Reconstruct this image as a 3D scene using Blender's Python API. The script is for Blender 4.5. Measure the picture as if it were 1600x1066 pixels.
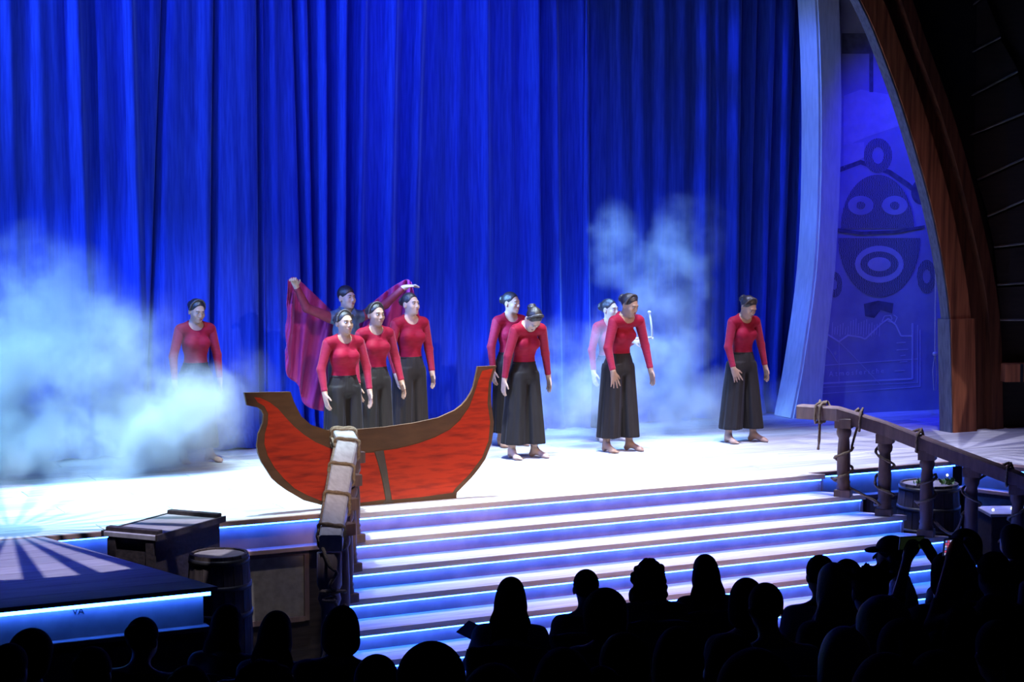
import bpy, math, random
import numpy as np
from mathutils import Vector, Matrix, Euler

for o in list(bpy.data.objects):
    bpy.data.objects.remove(o)
S = bpy.context.scene
C = S.collection
rnd = random.Random(7)

# ------------------------------------------------------------------ camera
F_PX, YAW, HOR, EYE = 2800.0, math.radians(26.98), 320.0, 2.5
PITCH = math.atan((533 - HOR) / F_PX)
cd = bpy.data.cameras.new('camera')
cam = bpy.data.objects.new('camera', cd); C.objects.link(cam)
cd.sensor_width = 36.0
cd.lens = F_PX / 1600 * 36.0
cd.clip_end = 200
cam.location = (0, 0, EYE)
cam.rotation_euler = (math.pi / 2 - PITCH, 0, -YAW)
S.camera = cam

_d = Vector((math.sin(YAW) * math.cos(PITCH), math.cos(YAW) * math.cos(PITCH), -math.sin(PITCH)))
_r = Vector((math.cos(YAW), -math.sin(YAW), 0)); _u = _r.cross(_d)
def ray(px, py):
    return _d + _r * ((px - 800) / F_PX) - _u * ((py - 533) / F_PX)
def at_z(px, py, z):
    v = ray(px, py); return Vector((0, 0, EYE)) + v * ((z - EYE) / v.z)
def at_y(px, py, y):
    v = ray(px, py); return Vector((0, 0, EYE)) + v * (y / v.y)
def at_plane(px, py, p, n):
    v = ray(px, py); o = Vector((0, 0, EYE)); p = Vector(p); n = Vector(n)
    return o + v * ((p - o).dot(n) / v.dot(n))

# ------------------------------------------------------------------ view, world
S.view_settings.view_transform = 'Standard'
S.view_settings.look = 'None'
S.view_settings.exposure = 0.0
S.view_settings.gamma = 1.0
S.view_settings.use_curve_mapping = False
S.cycles.max_bounces = 5
S.cycles.diffuse_bounces = 3
S.cycles.glossy_bounces = 2
S.cycles.transmission_bounces = 3
S.cycles.transparent_max_bounces = 6
S.cycles.volume_bounces = 1
S.cycles.volume_max_steps = 128
S.cycles.sample_clamp_indirect = 4.0
W = bpy.data.worlds.new('world'); S.world = W
W.use_nodes = True
W.node_tree.nodes['Background'].inputs['Color'].default_value = (0.15, 0.2, 1.0, 1)
W.node_tree.nodes['Background'].inputs['Strength'].default_value = 0.004

# ------------------------------------------------------------------ stage lamps
def spot(name, loc, target, power, color, angle, blend=0.5, radius=0.12):
    l = bpy.data.lights.new(name, 'SPOT')
    l.energy = power; l.color = color; l.spot_size = math.radians(angle); l.spot_blend = blend
    l.shadow_soft_size = radius
    o = bpy.data.objects.new(name, l); C.objects.link(o)
    o.location = loc
    o.rotation_euler = (Vector(target) - Vector(loc)).to_track_quat('-Z', 'Y').to_euler()
    return o

def gobo(o, n, lo, hi, duty, rings=True, phase=0.0):
    """a fan-shaped steel gobo in the lantern: the beam is cut into wedges"""
    l = o.data; l.use_nodes = True
    nt = l.node_tree; N = nt.nodes; L = nt.links
    em = N['Emission']
    tc = N.new('ShaderNodeTexCoord'); sx = N.new('ShaderNodeSeparateXYZ')
    L.new(tc.outputs['Normal'], sx.inputs[0])
    def m(op, a, b=None, c=None):
        q = N.new('ShaderNodeMath'); q.operation = op
        for i, v in enumerate((a, b, c)):
            if v is None: continue
            if isinstance(v, (int, float)): q.inputs[i].default_value = v
            else: L.new(v, q.inputs[i])
        return q.outputs[0]
    X = m('DIVIDE', sx.outputs[0], sx.outputs[2]); Y = m('DIVIDE', sx.outputs[1], sx.outputs[2])
    ang = m('ADD', m('ARCTAN2', Y, X), phase)
    fr = m('FRACT', m('MULTIPLY', ang, n / (2 * math.pi)))
    wedge = m('LESS_THAN', fr, duty)
    rad = m('SQRT', m('ADD', m('MULTIPLY', X, X), m('MULTIPLY', Y, Y)))
    ring = m('MULTIPLY', m('GREATER_THAN', rad, lo), m('LESS_THAN', rad, hi))
    L.new(m('MULTIPLY', m('MULTIPLY', wedge, ring), 1.0), em.inputs['Strength'])

WHITE = (0.84, 0.92, 1.0)
CYAN = (0.36, 0.78, 1.0)
# white lanterns straight above the acting area
for x, y, p, c in [(3.4, 15.6, 8200, CYAN), (5.3, 15.0, 7600, (0.6, 0.86, 1.0)), (7.3, 14.7, 6800, (0.66, 0.85, 1.0)), (9.0, 14.6, 5200, (0.66, 0.8, 1.0)), (10.6, 14.4, 3900, (0.6, 0.64, 1.0)), (12.1, 14.2, 1500, (0.5, 0.5, 1.0))]:
    spot('top_lantern', (x - 0.5, y - 0.5, 8.0), (x, y, 0), p, c, 36, 0.9)
# stair lantern
spot('stair_lantern', (7.2, 13.4, 8.0), (7.4, 12.9, -0.4), 2600, (0.72, 0.78, 1.0), 36, 0.9)
# blue lanterns raking across the curtain from the left
spot('blue_lantern', (-1.0, 14.6, 6.0), (6.0, 17.6, 2.4), 1500, (0.10, 0.22, 1.0), 62, 0.6)
spot('blue_lantern', (4.2, 8.0, 9.5), (5.6, 17.6, 3.0), 700, (0.08, 0.075, 1.0), 36, 0.9)
spot('blue_lantern', (8.0, 8.5, 9.5), (7.8, 17.6, 3.2), 1300, (0.10, 0.06, 1.0), 28, 0.9)
spot('blue_lantern', (3.6, 13.6, 9.5), (6.9, 17.6, 2.6), 900, (0.035, 0.12, 1.0), 46, 0.8)
spot('blue_lantern', (6.6, 13.6, 9.5), (8.6, 17.6, 2.6), 1000, (0.04, 0.09, 1.0), 40, 0.8)
spot('blue_graze_lantern', (-1.0, 16.4, 5.6), (8.0, 17.5, 3.2), 1100, (0.16, 0.42, 1.0), 40, 0.7)
# blue white side light across the stage
spot('side_lantern', (0.2, 13.2, 5.2), (7.4, 15.8, 1.0), 3600, (0.13, 0.27, 1.0), 24, 0.7)
spot('blue_smoke_lantern', (1.0, 12.6, 6.5), (4.2, 16.5, 1.0), 4200, (0.06, 0.24, 1.0), 32, 0.8)
spot('blue_smoke_lantern', (10.2, 13.6, 7.0), (9.6, 16.5, 0.9), 1900, (0.10, 0.22, 1.0), 22, 0.9)
spot('smoke_top_fill', (9.7, 16.0, 7.5), (9.8, 16.55, 0), 9000, (0.2, 0.45, 1.0), 24, 0.9)  # added lamp to brighten the right smoke from above
spot('smoke_side_fill', (4.2, 16.2, 3.6), (9.9, 16.6, 0.6), 6500, (0.2, 0.46, 1.0), 15, 0.8)  # added low lamp, lifts the right smoke from the side
spot('rail_fill', (4.4, 12.0, 8.5), (4.95, 12.8, 0.2), 1300, (0.62, 0.68, 1.0), 17, 0.6)  # added lamp to lift the dark left handrail
spot('blue_chart_lantern', (13.4, 15.75, 6.6), (13.85, 17.15, 0.4), 2000, (0.015, 0.008, 1.0), 42, 0.9)
for tz in (0.5, 1.7, 2.9, 4.1):
    spot('blue_edge_lantern', (8.0, 16.75, 5.4), (12.72, 17.24, tz), 1100, (0.06, 0.16, 1.0), 17, 1.0)
spot('panel_lantern', (3.6, 8.5, 6.5), (4.85, 13.5, -0.45), 420, (1.0, 0.9, 0.8), 9, 0.6)
# warm front-of-house lanterns
spot('front_lantern', (8.6, 7.0, 9.0), (8.0, 12.9, -0.2), 2600, (1.0, 0.6, 0.5), 24, 0.8)
spot('front_lantern', (1.0, 0.5, 5.6), (5.85, 13.95, 0.45), 3600, (1.0, 0.72, 0.5), 9.5, 0.35)
spot('front_lantern', (9.5, 3.0, 8.5), (6.3, 16.0, 1.2), 3000, (1.0, 0.7, 0.54), 13, 0.5)
spot('front_lantern', (12.0, 3.5, 8.5), (8.3, 15.4, 0.8), 3400, (1.0, 0.66, 0.46), 13, 0.6)
spot('front_lantern', (13.5, 5.0, 8.5), (10.1, 15.6, 0.8), 2300, (1.0, 0.66, 0.46), 13, 0.6)
# red lantern on the big wooden arch
spot('arch_lantern', (11.6, 10.5, 6.5), (13.5, 15.3, 1.0), 30, (1.0, 0.36, 0.16), 40, 0.8)
g = spot('fan_lantern', (3.2, 10.2, 7.0), (2.75, 13.9, 0), 3000, (0.8, 0.78, 1.0), 34, 0.1, 0.02)
gobo(g, 28, 0.03, 0.235, 0.6)
g = spot('fan_lantern', (12.0, 11.4, 7.0), (12.3, 14.1, 0), 1300, (0.72, 0.74, 1.0), 25, 0.1, 0.02)
gobo(g, 20, 0.02, 0.3, 0.55)
spot('blue_deck_lantern', (1.6, 15.5, 6.0), (2.4, 12.9, 0), 1100, (0.05, 0.07, 1.0), 26, 0.9)

# ------------------------------------------------------------------ materials
MATS = {}
def mat(name, col, rough=0.7, col2=None, scale=8.0, stretch=(1, 1, 1), detail=4, bump=0.0, metal=0.0, sheen=0.0,
        sheen_col=None, wave=False, per_object=0.0, spec=0.3, emit=None, emit_s=0.0, coords='Object', lo=0.35, hi=0.65, alpha=1.0, rot=(0, 0, 0)):
    if name in MATS: return MATS[name]
    m = bpy.data.materials.new(name); m.use_nodes = True
    nt = m.node_tree; N = nt.nodes; L = nt.links
    b = N['Principled BSDF']
    b.inputs['Base Color'].default_value = (*col, 1)
    b.inputs['Roughness'].default_value = rough
    b.inputs['Metallic'].default_value = metal
    b.inputs['Specular IOR Level'].default_value = spec
    b.inputs['Alpha'].default_value = alpha
    if sheen:
        b.inputs['Sheen Weight'].default_value = sheen
        b.inputs['Sheen Roughness'].default_value = 0.35
        b.inputs['Sheen Tint'].default_value = (*(sheen_col or (1, 1, 1)), 1)
    if emit:
        b.inputs['Emission Color'].default_value = (*emit, 1)
        b.inputs['Emission Strength'].default_value = emit_s
    if col2 is not None or bump:
        tc = N.new('ShaderNodeTexCoord'); mp = N.new('ShaderNodeMapping')
        mp.inputs['Scale'].default_value = stretch; mp.inputs['Rotation'].default_value = rot
        L.new(tc.outputs[coords], mp.inputs[0])
        vec = mp.outputs[0]
        if per_object:
            oi = N.new('ShaderNodeObjectInfo'); ad = N.new('ShaderNodeVectorMath'); ad.operation = 'ADD'
            sc = N.new('ShaderNodeVectorMath'); sc.operation = 'SCALE'; sc.inputs['Scale'].default_value = 37.0
            cx = N.new('ShaderNodeCombineXYZ')
            for k in range(3): L.new(oi.outputs['Random'], cx.inputs[k])
            L.new(cx.outputs[0], sc.inputs[0]); L.new(mp.outputs[0], ad.inputs[0]); L.new(sc.outputs[0], ad.inputs[1])
            vec = ad.outputs[0]
        if wave:
            t = N.new('ShaderNodeTexWave'); t.inputs['Distortion'].default_value = 5.0; t.inputs['Detail'].default_value = 3
            t.inputs['Detail Scale'].default_value = 1.4
        else:
            t = N.new('ShaderNodeTexNoise'); t.inputs['Detail'].default_value = detail
        t.inputs['Scale'].default_value = scale
        L.new(vec, t.inputs['Vector'])
        fac = t.outputs[0]
        if col2 is not None:
            r = N.new('ShaderNodeValToRGB')
            r.color_ramp.elements[0].position = lo; r.color_ramp.elements[1].position = hi
            r.color_ramp.elements[0].color = (*col, 1); r.color_ramp.elements[1].color = (*col2, 1)
            L.new(fac, r.inputs[0])
            out = r.outputs[0]
            if per_object:
                hs = N.new('ShaderNodeHueSaturation'); mm = N.new('ShaderNodeMapRange')
                mm.inputs['To Min'].default_value = 1 - per_object; mm.inputs['To Max'].default_value = 1 + per_object * 0.4
                L.new(oi.outputs['Random'], mm.inputs[0]); L.new(mm.outputs[0], hs.inputs['Value']); L.new(out, hs.inputs['Color'])
                out = hs.outputs[0]
            L.new(out, b.inputs['Base Color'])
        if bump:
            bp = N.new('ShaderNodeBump'); bp.inputs['Strength'].default_value = bump; bp.inputs['Distance'].default_value = 0.02
            L.new(fac, bp.inputs['Height']); L.new(bp.outputs[0], b.inputs['Normal'])
    MATS[name] = m
    return m

M_PLANK = mat('pale stage boards', (0.66, 0.64, 0.64), 0.6, (0.44, 0.42, 0.42), 3.0, (0.6, 9, 1), bump=0.1, per_object=0.22)
M_CURTAIN = mat('blue velvet', (0.018, 0.045, 0.42), 0.85, (0.03, 0.075, 0.56), 5.0, (9, 9, 0.5), bump=0.15, sheen=0.55, sheen_col=(0.35, 0.5, 1.0), spec=0.1)
M_TREAD = mat('stair tread boards', (0.64, 0.58, 0.56), 0.6, (0.46, 0.38, 0.36), 4.0, (0.5, 8, 4), bump=0.1)
M_RISER = mat('brown painted risers', (0.34, 0.22, 0.19), 0.75, (0.25, 0.16, 0.15), 6.0, (1, 1, 1), bump=0.1)
M_LED = mat('led tape', (0.8, 0.8, 0.8), 0.5, emit=(0.018, 0.11, 1.0), emit_s=46.0)
M_LED2 = mat('led tape bright', (0.8, 0.8, 0.8), 0.5, emit=(0.02, 0.13, 1.0), emit_s=46.0)
M_PLASTER = mat('grey stone panel', (0.33, 0.3, 0.26), 0.9, (0.24, 0.22, 0.2), 14.0, bump=0.25)
M_DARKWOOD = mat('dark stained wood', (0.035, 0.028, 0.03), 0.6, (0.06, 0.045, 0.045), 4.0, (1, 8, 8), bump=0.15)
M_PLATTOP = mat('dark platform deck', (0.36, 0.34, 0.38), 0.6, (0.29, 0.27, 0.31), 3.0, (1, 8, 1), bump=0.05, per_object=0.15)
M_RAIL = mat('weathered rail wood', (0.22, 0.14, 0.12), 0.6, (0.15, 0.1, 0.09), 5.0, (6, 6, 1), bump=0.12)
M_RAILDIM = mat('dimly lit rail wood', (0.3, 0.2, 0.19), 0.6, (0.22, 0.15, 0.15), 5.0, (6, 6, 1), bump=0.1)  # right handrail wood toned down, dim light put into the colour
M_RAILBRIGHT = mat('brightly lit rail wood', (0.6, 0.56, 0.56), 0.55, (0.48, 0.44, 0.44), 5.0, (6, 1, 6), bump=0.1)  # left handrail wood made paler, bright light put into the colour
M_ROPE = mat('hemp rope', (0.3, 0.22, 0.15), 0.9, (0.2, 0.14, 0.1), 60.0, bump=0.4)
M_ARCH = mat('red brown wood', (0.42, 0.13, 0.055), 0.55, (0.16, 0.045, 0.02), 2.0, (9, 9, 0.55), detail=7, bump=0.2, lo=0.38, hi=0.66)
M_ARCHSHADE = mat('shaded red brown wood', (0.15, 0.05, 0.025), 0.6, (0.06, 0.02, 0.01), 2.0, (9, 9, 0.55), detail=7, bump=0.2, lo=0.38, hi=0.66)  # darker copy of the arch wood, shade put into the colour
M_ARCHLIT = mat('blue lit arch edge', (0.15, 0.15, 0.2), 0.6, (0.09, 0.09, 0.13), 6.0, (6, 6, 1), bump=0.2)  # return side of the arch, blue light on it put into the colour
M_LEG = mat('pale painted arch', (0.6, 0.6, 0.66), 0.7, (0.5, 0.5, 0.56), 5.0, (6, 6, 0.8), bump=0.1)
M_MAP = mat('chart paint ground', (0.36, 0.36, 0.52), 0.8, (0.28, 0.28, 0.44), 3.0, bump=0.05)
M_MAPDARK = mat('chart dark ink', (0.10, 0.10, 0.13), 0.8, (0.26, 0.26, 0.33), 14.0, (1, 1, 2.2), wave=True, lo=0.45, hi=0.55)
M_MAPINK = mat('chart ink', (0.09, 0.09, 0.13), 0.8, (0.13, 0.13, 0.2), 12.0)
M_MAPPALE = mat('chart pale paint', (0.46, 0.46, 0.6), 0.8, (0.40, 0.40, 0.54), 9.0)
M_MAPLINE = mat('chart line paint', (0.62, 0.62, 0.75), 0.8, (0.55, 0.55, 0.7), 9.0)
M_BLACK = mat('black paint', (0.012, 0.012, 0.014), 0.8, (0.018, 0.018, 0.02), 6.0)
M_HOUSE = mat('black stained boards', (0.02, 0.016, 0.016), 0.7, (0.03, 0.022, 0.02), 4.0, (1, 1, 8), bump=0.1)
M_BATTEN = mat('pale batten', (0.3, 0.29, 0.28), 0.7, (0.2, 0.2, 0.2), 9.0)
M_FLOOR = mat('dark carpet', (0.015, 0.014, 0.018), 0.95, (0.022, 0.02, 0.024), 40.0, bump=0.2)
M_BARREL = mat('barrel staves', (0.10, 0.075, 0.065), 0.65, (0.06, 0.045, 0.04), 4.0, (8, 8, 1), bump=0.15, per_object=0.3)
M_HOOP = mat('iron hoop', (0.06, 0.06, 0.065), 0.45, (0.09, 0.085, 0.08), 20.0, metal=0.8)
M_LID = mat('barrel lid wood', (0.3, 0.27, 0.26), 0.6, (0.22, 0.2, 0.2), 5.0, (1, 8, 1), bump=0.1)
M_MOSS = mat('green leaves', (0.05, 0.12, 0.03), 0.6, (0.1, 0.2, 0.05), 30.0)
M_CRATETOP = mat('pale crate lid', (0.42, 0.4, 0.42), 0.55, (0.34, 0.32, 0.34), 4.0, (1, 6, 1), bump=0.1)
M_STEEL = mat('polished metal', (0.6, 0.6, 0.6), 0.25, (0.5, 0.5, 0.5), 30.0, metal=0.9)
M_CORD = mat('pale cord', (0.6, 0.55, 0.48), 0.8, (0.5, 0.46, 0.4), 50.0)

M_BOATBROWN = mat('boat brown paint', (0.16, 0.085, 0.045), 0.65, (0.11, 0.06, 0.035), 3.0, (1.2, 1, 4), bump=0.08)
M_BOATRED = mat('boat red paint', (0.60, 0.045, 0.015), 0.55, (0.26, 0.022, 0.014), 4.5, (0.9, 1, 6.0), detail=7, bump=0.06, lo=0.46, hi=0.74, rot=(0, 0.45, 0))

M_SKIN = [mat('skin warm brown', (0.42, 0.25, 0.17), 0.5, (0.38, 0.22, 0.15), 9.0),
          mat('skin light brown', (0.52, 0.34, 0.25), 0.5, (0.47, 0.30, 0.22), 9.0),
          mat('skin mid brown', (0.34, 0.20, 0.13), 0.5, (0.3, 0.17, 0.11), 9.0)]
M_HAIR = mat('dark hair', (0.012, 0.009, 0.009), 0.35, (0.03, 0.022, 0.02), 30.0, (6, 6, 1), bump=0.3, spec=0.6)
M_BRAID = mat('braided band', (0.03, 0.024, 0.024), 0.4, (0.07, 0.055, 0.055), 60.0, bump=0.3, spec=0.6)
M_TOP = mat('red leotard', (0.27, 0.007, 0.027), 0.65, (0.22, 0.006, 0.022), 12.0, (1, 1, 4), bump=0.12, sheen=0.1, sheen_col=(1, 0.6, 0.7), spec=0.12)
M_SLEEVE = mat('sheer red sleeve', (0.32, 0.02, 0.047), 0.65, (0.27, 0.016, 0.042), 20.0, (1, 1, 6), bump=0.1, sheen=0.2, sheen_col=(1, 0.7, 0.8), spec=0.12)
M_TROUSER = mat('dark cotton trousers', (0.017, 0.012, 0.0105), 0.8, (0.012, 0.0085, 0.0078), 6.0, (5, 5, 0.5), bump=0.2, sheen=0.1, sheen_col=(0.6, 0.6, 0.9))
M_JACKET = mat('blue satin shirt', (0.10, 0.16, 0.24), 0.35, (0.04, 0.06, 0.1), 7.0, (2, 2, 1), bump=0.25)
M_MAROON = mat('maroon sleeve', (0.26, 0.03, 0.05), 0.6, (0.2, 0.022, 0.04), 20.0, bump=0.1)
M_CLOTH = mat('crimson cloth', (0.40, 0.03, 0.17), 0.5, (0.32, 0.022, 0.13), 6.0, (3, 3, 1), bump=0.12, sheen=0.4, sheen_col=(0.8, 0.5, 1.0))
M_EYE = mat('eye white', (0.4, 0.38, 0.36), 0.4, (0.36, 0.34, 0.33), 9.0)
M_IRIS = mat('dark iris', (0.015, 0.01, 0.008), 0.3, (0.02, 0.014, 0.01), 9.0)
M_LIPS = mat('lips', (0.36, 0.12, 0.1), 0.45, (0.32, 0.1, 0.085), 20.0)
M_PIPE = mat('white pipe', (0.8, 0.8, 0.8), 0.4, (0.75, 0.75, 0.75), 9.0)

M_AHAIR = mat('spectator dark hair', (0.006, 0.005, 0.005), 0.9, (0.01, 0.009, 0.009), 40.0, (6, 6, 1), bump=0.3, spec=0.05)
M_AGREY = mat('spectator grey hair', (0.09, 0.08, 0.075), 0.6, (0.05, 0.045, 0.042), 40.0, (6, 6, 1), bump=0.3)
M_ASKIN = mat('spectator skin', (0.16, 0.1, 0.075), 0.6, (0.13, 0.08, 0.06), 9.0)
M_ADARK = mat('spectator dark clothes', (0.014, 0.014, 0.018), 0.85, (0.02, 0.02, 0.026), 20.0)
M_APALE = mat('spectator pale shirt', (0.14, 0.15, 0.2), 0.85, (0.11, 0.12, 0.16), 14.0)
M_AWHITE = mat('spectator white shirt', (0.4, 0.4, 0.44), 0.85, (0.34, 0.34, 0.38), 14.0)
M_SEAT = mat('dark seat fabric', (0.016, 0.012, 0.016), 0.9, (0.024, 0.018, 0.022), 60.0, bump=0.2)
M_SEATRIM = mat('seat wood trim', (0.05, 0.035, 0.03), 0.45, (0.035, 0.025, 0.022), 6.0)
M_PAPER = mat('printed paper', (0.22, 0.24, 0.32), 0.8, (0.18, 0.2, 0.28), 20.0)
M_PHONE = mat('phone body', (0.015, 0.015, 0.017), 0.35, (0.02, 0.02, 0.022), 9.0)

# ------------------------------------------------------------------ mesh helpers
class MB:
    def __init__(s): s.v = []; s.f = []; s.mi = []; s.cur = 0
    def add(s, v, f):
        b = len(s.v); s.v += [tuple(p) for p in v]; s.f += [tuple(i + b for i in q) for q in f]; s.mi += [s.cur] * len(f); return s
    def box(s, c, size, R=None, ch=0.0):
        hx, hy, hz = (q / 2 for q in size); c = Vector(c)
        if ch:
            pts = []
            for z, k in ((-hz, 0), (hz - ch, 0), (hz, ch)):
                pts += [Vector((sx * (hx - k), sy * (hy - k), z)) for sx, sy in ((-1, -1), (1, -1), (1, 1), (-1, 1))]
            f = [(3, 2, 1, 0), (8, 9, 10, 11)]
            for r in (0, 4):
                f += [(r + i, r + (i + 1) % 4, r + 4 + (i + 1) % 4, r + 4 + i) for i in range(4)]
        else:
            pts = [Vector((x, y, z)) for z in (-hz, hz) for x, y in ((-hx, -hy), (hx, -hy), (hx, hy), (-hx, hy))]
            f = [(3, 2, 1, 0), (4, 5, 6, 7)] + [(i, (i + 1) % 4, 4 + (i + 1) % 4, 4 + i) for i in range(4)]
        if R is not None: pts = [R @ p for p in pts]
        return s.add([p + c for p in pts], f)
    def prism(s, outline, ext):
        """outline: list of 3D points in a plane; ext: extrusion vector"""
        n = len(outline); a = [Vector(p) for p in outline]; e = Vector(ext)
        f = [tuple(range(n))[::-1], tuple(range(n, 2 * n))] + [(i, (i + 1) % n, n + (i + 1) % n, n + i) for i in range(n)]
        return s.add(a + [p + e for p in a], f)
    def lathe(s, prof, c, n=16):
        c = Vector(c); v = []; f = []
        for r, z in prof:
            v += [c + Vector((r * math.cos(2 * math.pi * i / n), r * math.sin(2 * math.pi * i / n), z)) for i in range(n)]
        for j in range(len(prof) - 1):
            f += [(j * n + i, j * n + (i + 1) % n, (j + 1) * n + (i + 1) % n, (j + 1) * n + i) for i in range(n)]
        f += [tuple(range(n))[::-1], tuple((len(prof) - 1) * n + i for i in range(n))]
        return s.add(v, f)
    def tube(s, pts, r, n=6, twist=0.0, lump=0.0, closed=False):
        pts = [Vector(p) for p in pts]; m = len(pts); v = []; f = []
        up = Vector((0, 0, 1)); prev = None; acc = 0.0
        for i, p in enumerate(pts):
            if closed: t = pts[(i + 1) % m] - pts[i - 1]
            else: t = pts[min(i + 1, m - 1)] - pts[max(i - 1, 0)]
            t.normalize()
            if prev is None:
                a = up.cross(t) if abs(t.z) < 0.95 else Vector((1, 0, 0)).cross(t)
            else: a = prev - t * prev.dot(t)
            a.normalize(); prev = a; b = t.cross(a)
            if i: acc += (p - pts[i - 1]).length
            rr = r(i / (m - 1)) if callable(r) else r
            for k in range(n):
                an = 2 * math.pi * k / n
                q = rr * (1 + lump * math.cos(2 * an - twist * acc))
                v.append(p + (a * math.cos(an) + b * math.sin(an)) * q)
        for i in range(m if closed else m - 1):
            j = (i + 1) % m
            f += [(i * n + k, i * n + (k + 1) % n, j * n + (k + 1) % n, j * n + k) for k in range(n)]
        if not closed: f += [tuple(range(n))[::-1], tuple((m - 1) * n + k for k in range(n))]
        return s.add(v, f)
    def ball(s, c, r, n=10, m=7, R=None):
        c = Vector(c); r = (r, r, r) if isinstance(r, (int, float)) else r; v = []; f = []
        for j in range(m + 1):
            th = math.pi * j / m
            for i in range(n):
                p = Vector((r[0] * math.sin(th) * math.cos(2 * math.pi * i / n), r[1] * math.sin(th) * math.sin(2 * math.pi * i / n), r[2] * math.cos(th)))
                v.append(c + (R @ p if R else p))
        for j in range(m):
            f += [(j * n + i, (j + 1) * n + i, (j + 1) * n + (i + 1) % n, j * n + (i + 1) % n) for i in range(n)]
        return s.add(v, f)
    def grid(s, P, nu, nv):
        return s.add([P(i / (nu - 1), j / (nv - 1)) for j in range(nv) for i in range(nu)],
                     [(j * nu + i, j * nu + i + 1, (j + 1) * nu + i + 1, (j + 1) * nu + i) for j in range(nv - 1) for i in range(nu - 1)])
    def mesh(s, name, mats, smooth=False, off=None):
        me = bpy.data.meshes.new(name)
        v = s.v if off is None else [(p[0] - off[0], p[1] - off[1], p[2] - off[2]) for p in s.v]
        me.from_pydata(v, [], s.f)
        for m in (mats if isinstance(mats, (list, tuple)) else [mats]): me.materials.append(m)
        if isinstance(mats, (list, tuple)) and len(mats) > 1: me.polygons.foreach_set('material_index', s.mi)
        if smooth: me.polygons.foreach_set('use_smooth', [True] * len(s.f))
        me.update(); return me

def link(name, me, parent=None):
    o = bpy.data.objects.new(name, me); C.objects.link(o)
    if parent is not None: o.parent = parent
    return o
def tag(o, label=None, cat=None, group=None, kind=None):
    if label: o['label'] = label
    if cat: o['category'] = cat
    if group: o['group'] = group
    if kind: o['kind'] = kind
    return o
def thing(name, label, cat, loc=(0, 0, 0), rotz=0.0, group=None, kind=None):
    o = bpy.data.objects.new(name, None); C.objects.link(o); o.empty_display_size = 0.1
    o.location = loc; o.rotation_euler = (0, 0, rotz)
    return tag(o, label, cat, group, kind)
def origin(o):
    p = Vector((0, 0, 0))
    while o is not None: p += o.location; o = o.parent
    return p
def part(name, mb, m, parent, smooth=False, local=False, label=None):
    """mb in world coordinates unless local"""
    off = None if local or parent is None else origin(parent)
    o = link(name, mb.mesh(name, m, smooth, off), parent)
    if label: o['label'] = label
    return o
def solo(name, mb, m, label, cat, smooth=False, group=None, loc=None, kind=None):
    loc = Vector(loc) if loc is not None else Vector((0, 0, 0))
    o = link(name, mb.mesh(name, m, smooth, loc)); o.location = loc
    return tag(o, label, cat, group, kind)
def struct(name, mb, m, label, parent=None, smooth=False):
    o = link(name, mb.mesh(name, m, smooth), parent)
    if parent is None: tag(o, label, None, None, 'structure')
    return o

# ------------------------------------------------------------------ the setting: stage floor
LIP = 13.56
stage = struct('floor', MB().box((8.0, (LIP + 18.4) / 2 + 0.04, -0.05), (14.0, 18.4 - LIP - 0.08, 0.05)), M_DARKWOOD,
               'pale boarded stage floor flooded with white light')
PW, PL = 0.32, 2.4
pm = MB().box((0, 0, -0.0125), (PL - 0.006, PW - 0.006, 0.025), ch=0.004).mesh('plank', M_PLANK)
row = 0; y = LIP + PW / 2
while y < 18.4:
    x = 1.0 - (row * 0.83) % PL
    while x < 15.0:
        o = link('plank', pm, stage); o.location = (x + PL / 2, y, 0)
        x += PL
    y += PW; row += 1

# stage front: fascia under the lip, led tape, ledge and stone panels; right part turns towards the house
front = thing('stage_front', 'brown stage front below the pale floor with a glowing blue light strip', 'stage front', (0, 0, 0), kind='structure')
front_runs = [((1.0, LIP), (5.42, LIP)), ((10.02, LIP), (11.82, LIP)), ((11.82, LIP), (12.12, 12.75)), ((12.12, 12.75), (13.6, 12.2))]
for k, (a, b) in enumerate(front_runs):
    a = Vector((*a, 0)); b = Vector((*b, 0)); t = (b - a).normalized(); n = Vector((-t.y, t.x, 0)); ln = (b - a).length
    R = Matrix((t, n, (0, 0, 1))).transposed()
    mid = (a + b) / 2
    part('fascia_board', MB().box(mid + n * 0.11 + Vector((0, 0, -0.14)), (ln, 0.06, 0.24), R), M_RISER, front)
    part('lip_board', MB().box(mid + n * 0.05 + Vector((0, 0, -0.022)), (ln, 0.14, 0.042), R, 0.004), M_RISER, front)
    part('led_strip', MB().box(mid + n * 0.05 + Vector((0, 0, -0.054)), (ln - 0.02, 0.03, 0.018), R), M_LED, front)
    part('ledge', MB().box(mid + n * 0.04 + Vector((0, 0, -0.275)), (ln, 0.13, 0.035), R, 0.005), M_RISER, front)
    part('base_board', MB().box(mid + n * 0.14 + Vector((0, 0, -0.85)), (ln, 0.06, 1.12), R), M_DARKWOOD, front)
    s = 0.06; w = 0.62
    while s + w < ln + 0.2:
        w2 = min(w, ln - s - 0.04)
        if w2 < 0.2: break
        c = a + t * (s + w2 / 2)
        fr = MB()
        for dx in (-1, 1): fr.box(c + t * dx * (w2 / 2 - 0.02) + n * 0.095 + Vector((0, 0, -0.6)), (0.04, 0.05, 0.58), R)
        for z in (-0.325, -0.875): fr.box(c + n * 0.095 + Vector((0, 0, z)), (w2 - 0.08, 0.05, 0.04), R)
        pn = part('panel', MB().box(c + n * 0.105 + Vector((0, 0, -0.6)), (w2 - 0.08, 0.03, 0.51), R, 0.006), M_PLASTER, front)
        part('panel_frame', fr, M_RAIL, pn)
        s += w + 0.06
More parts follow.
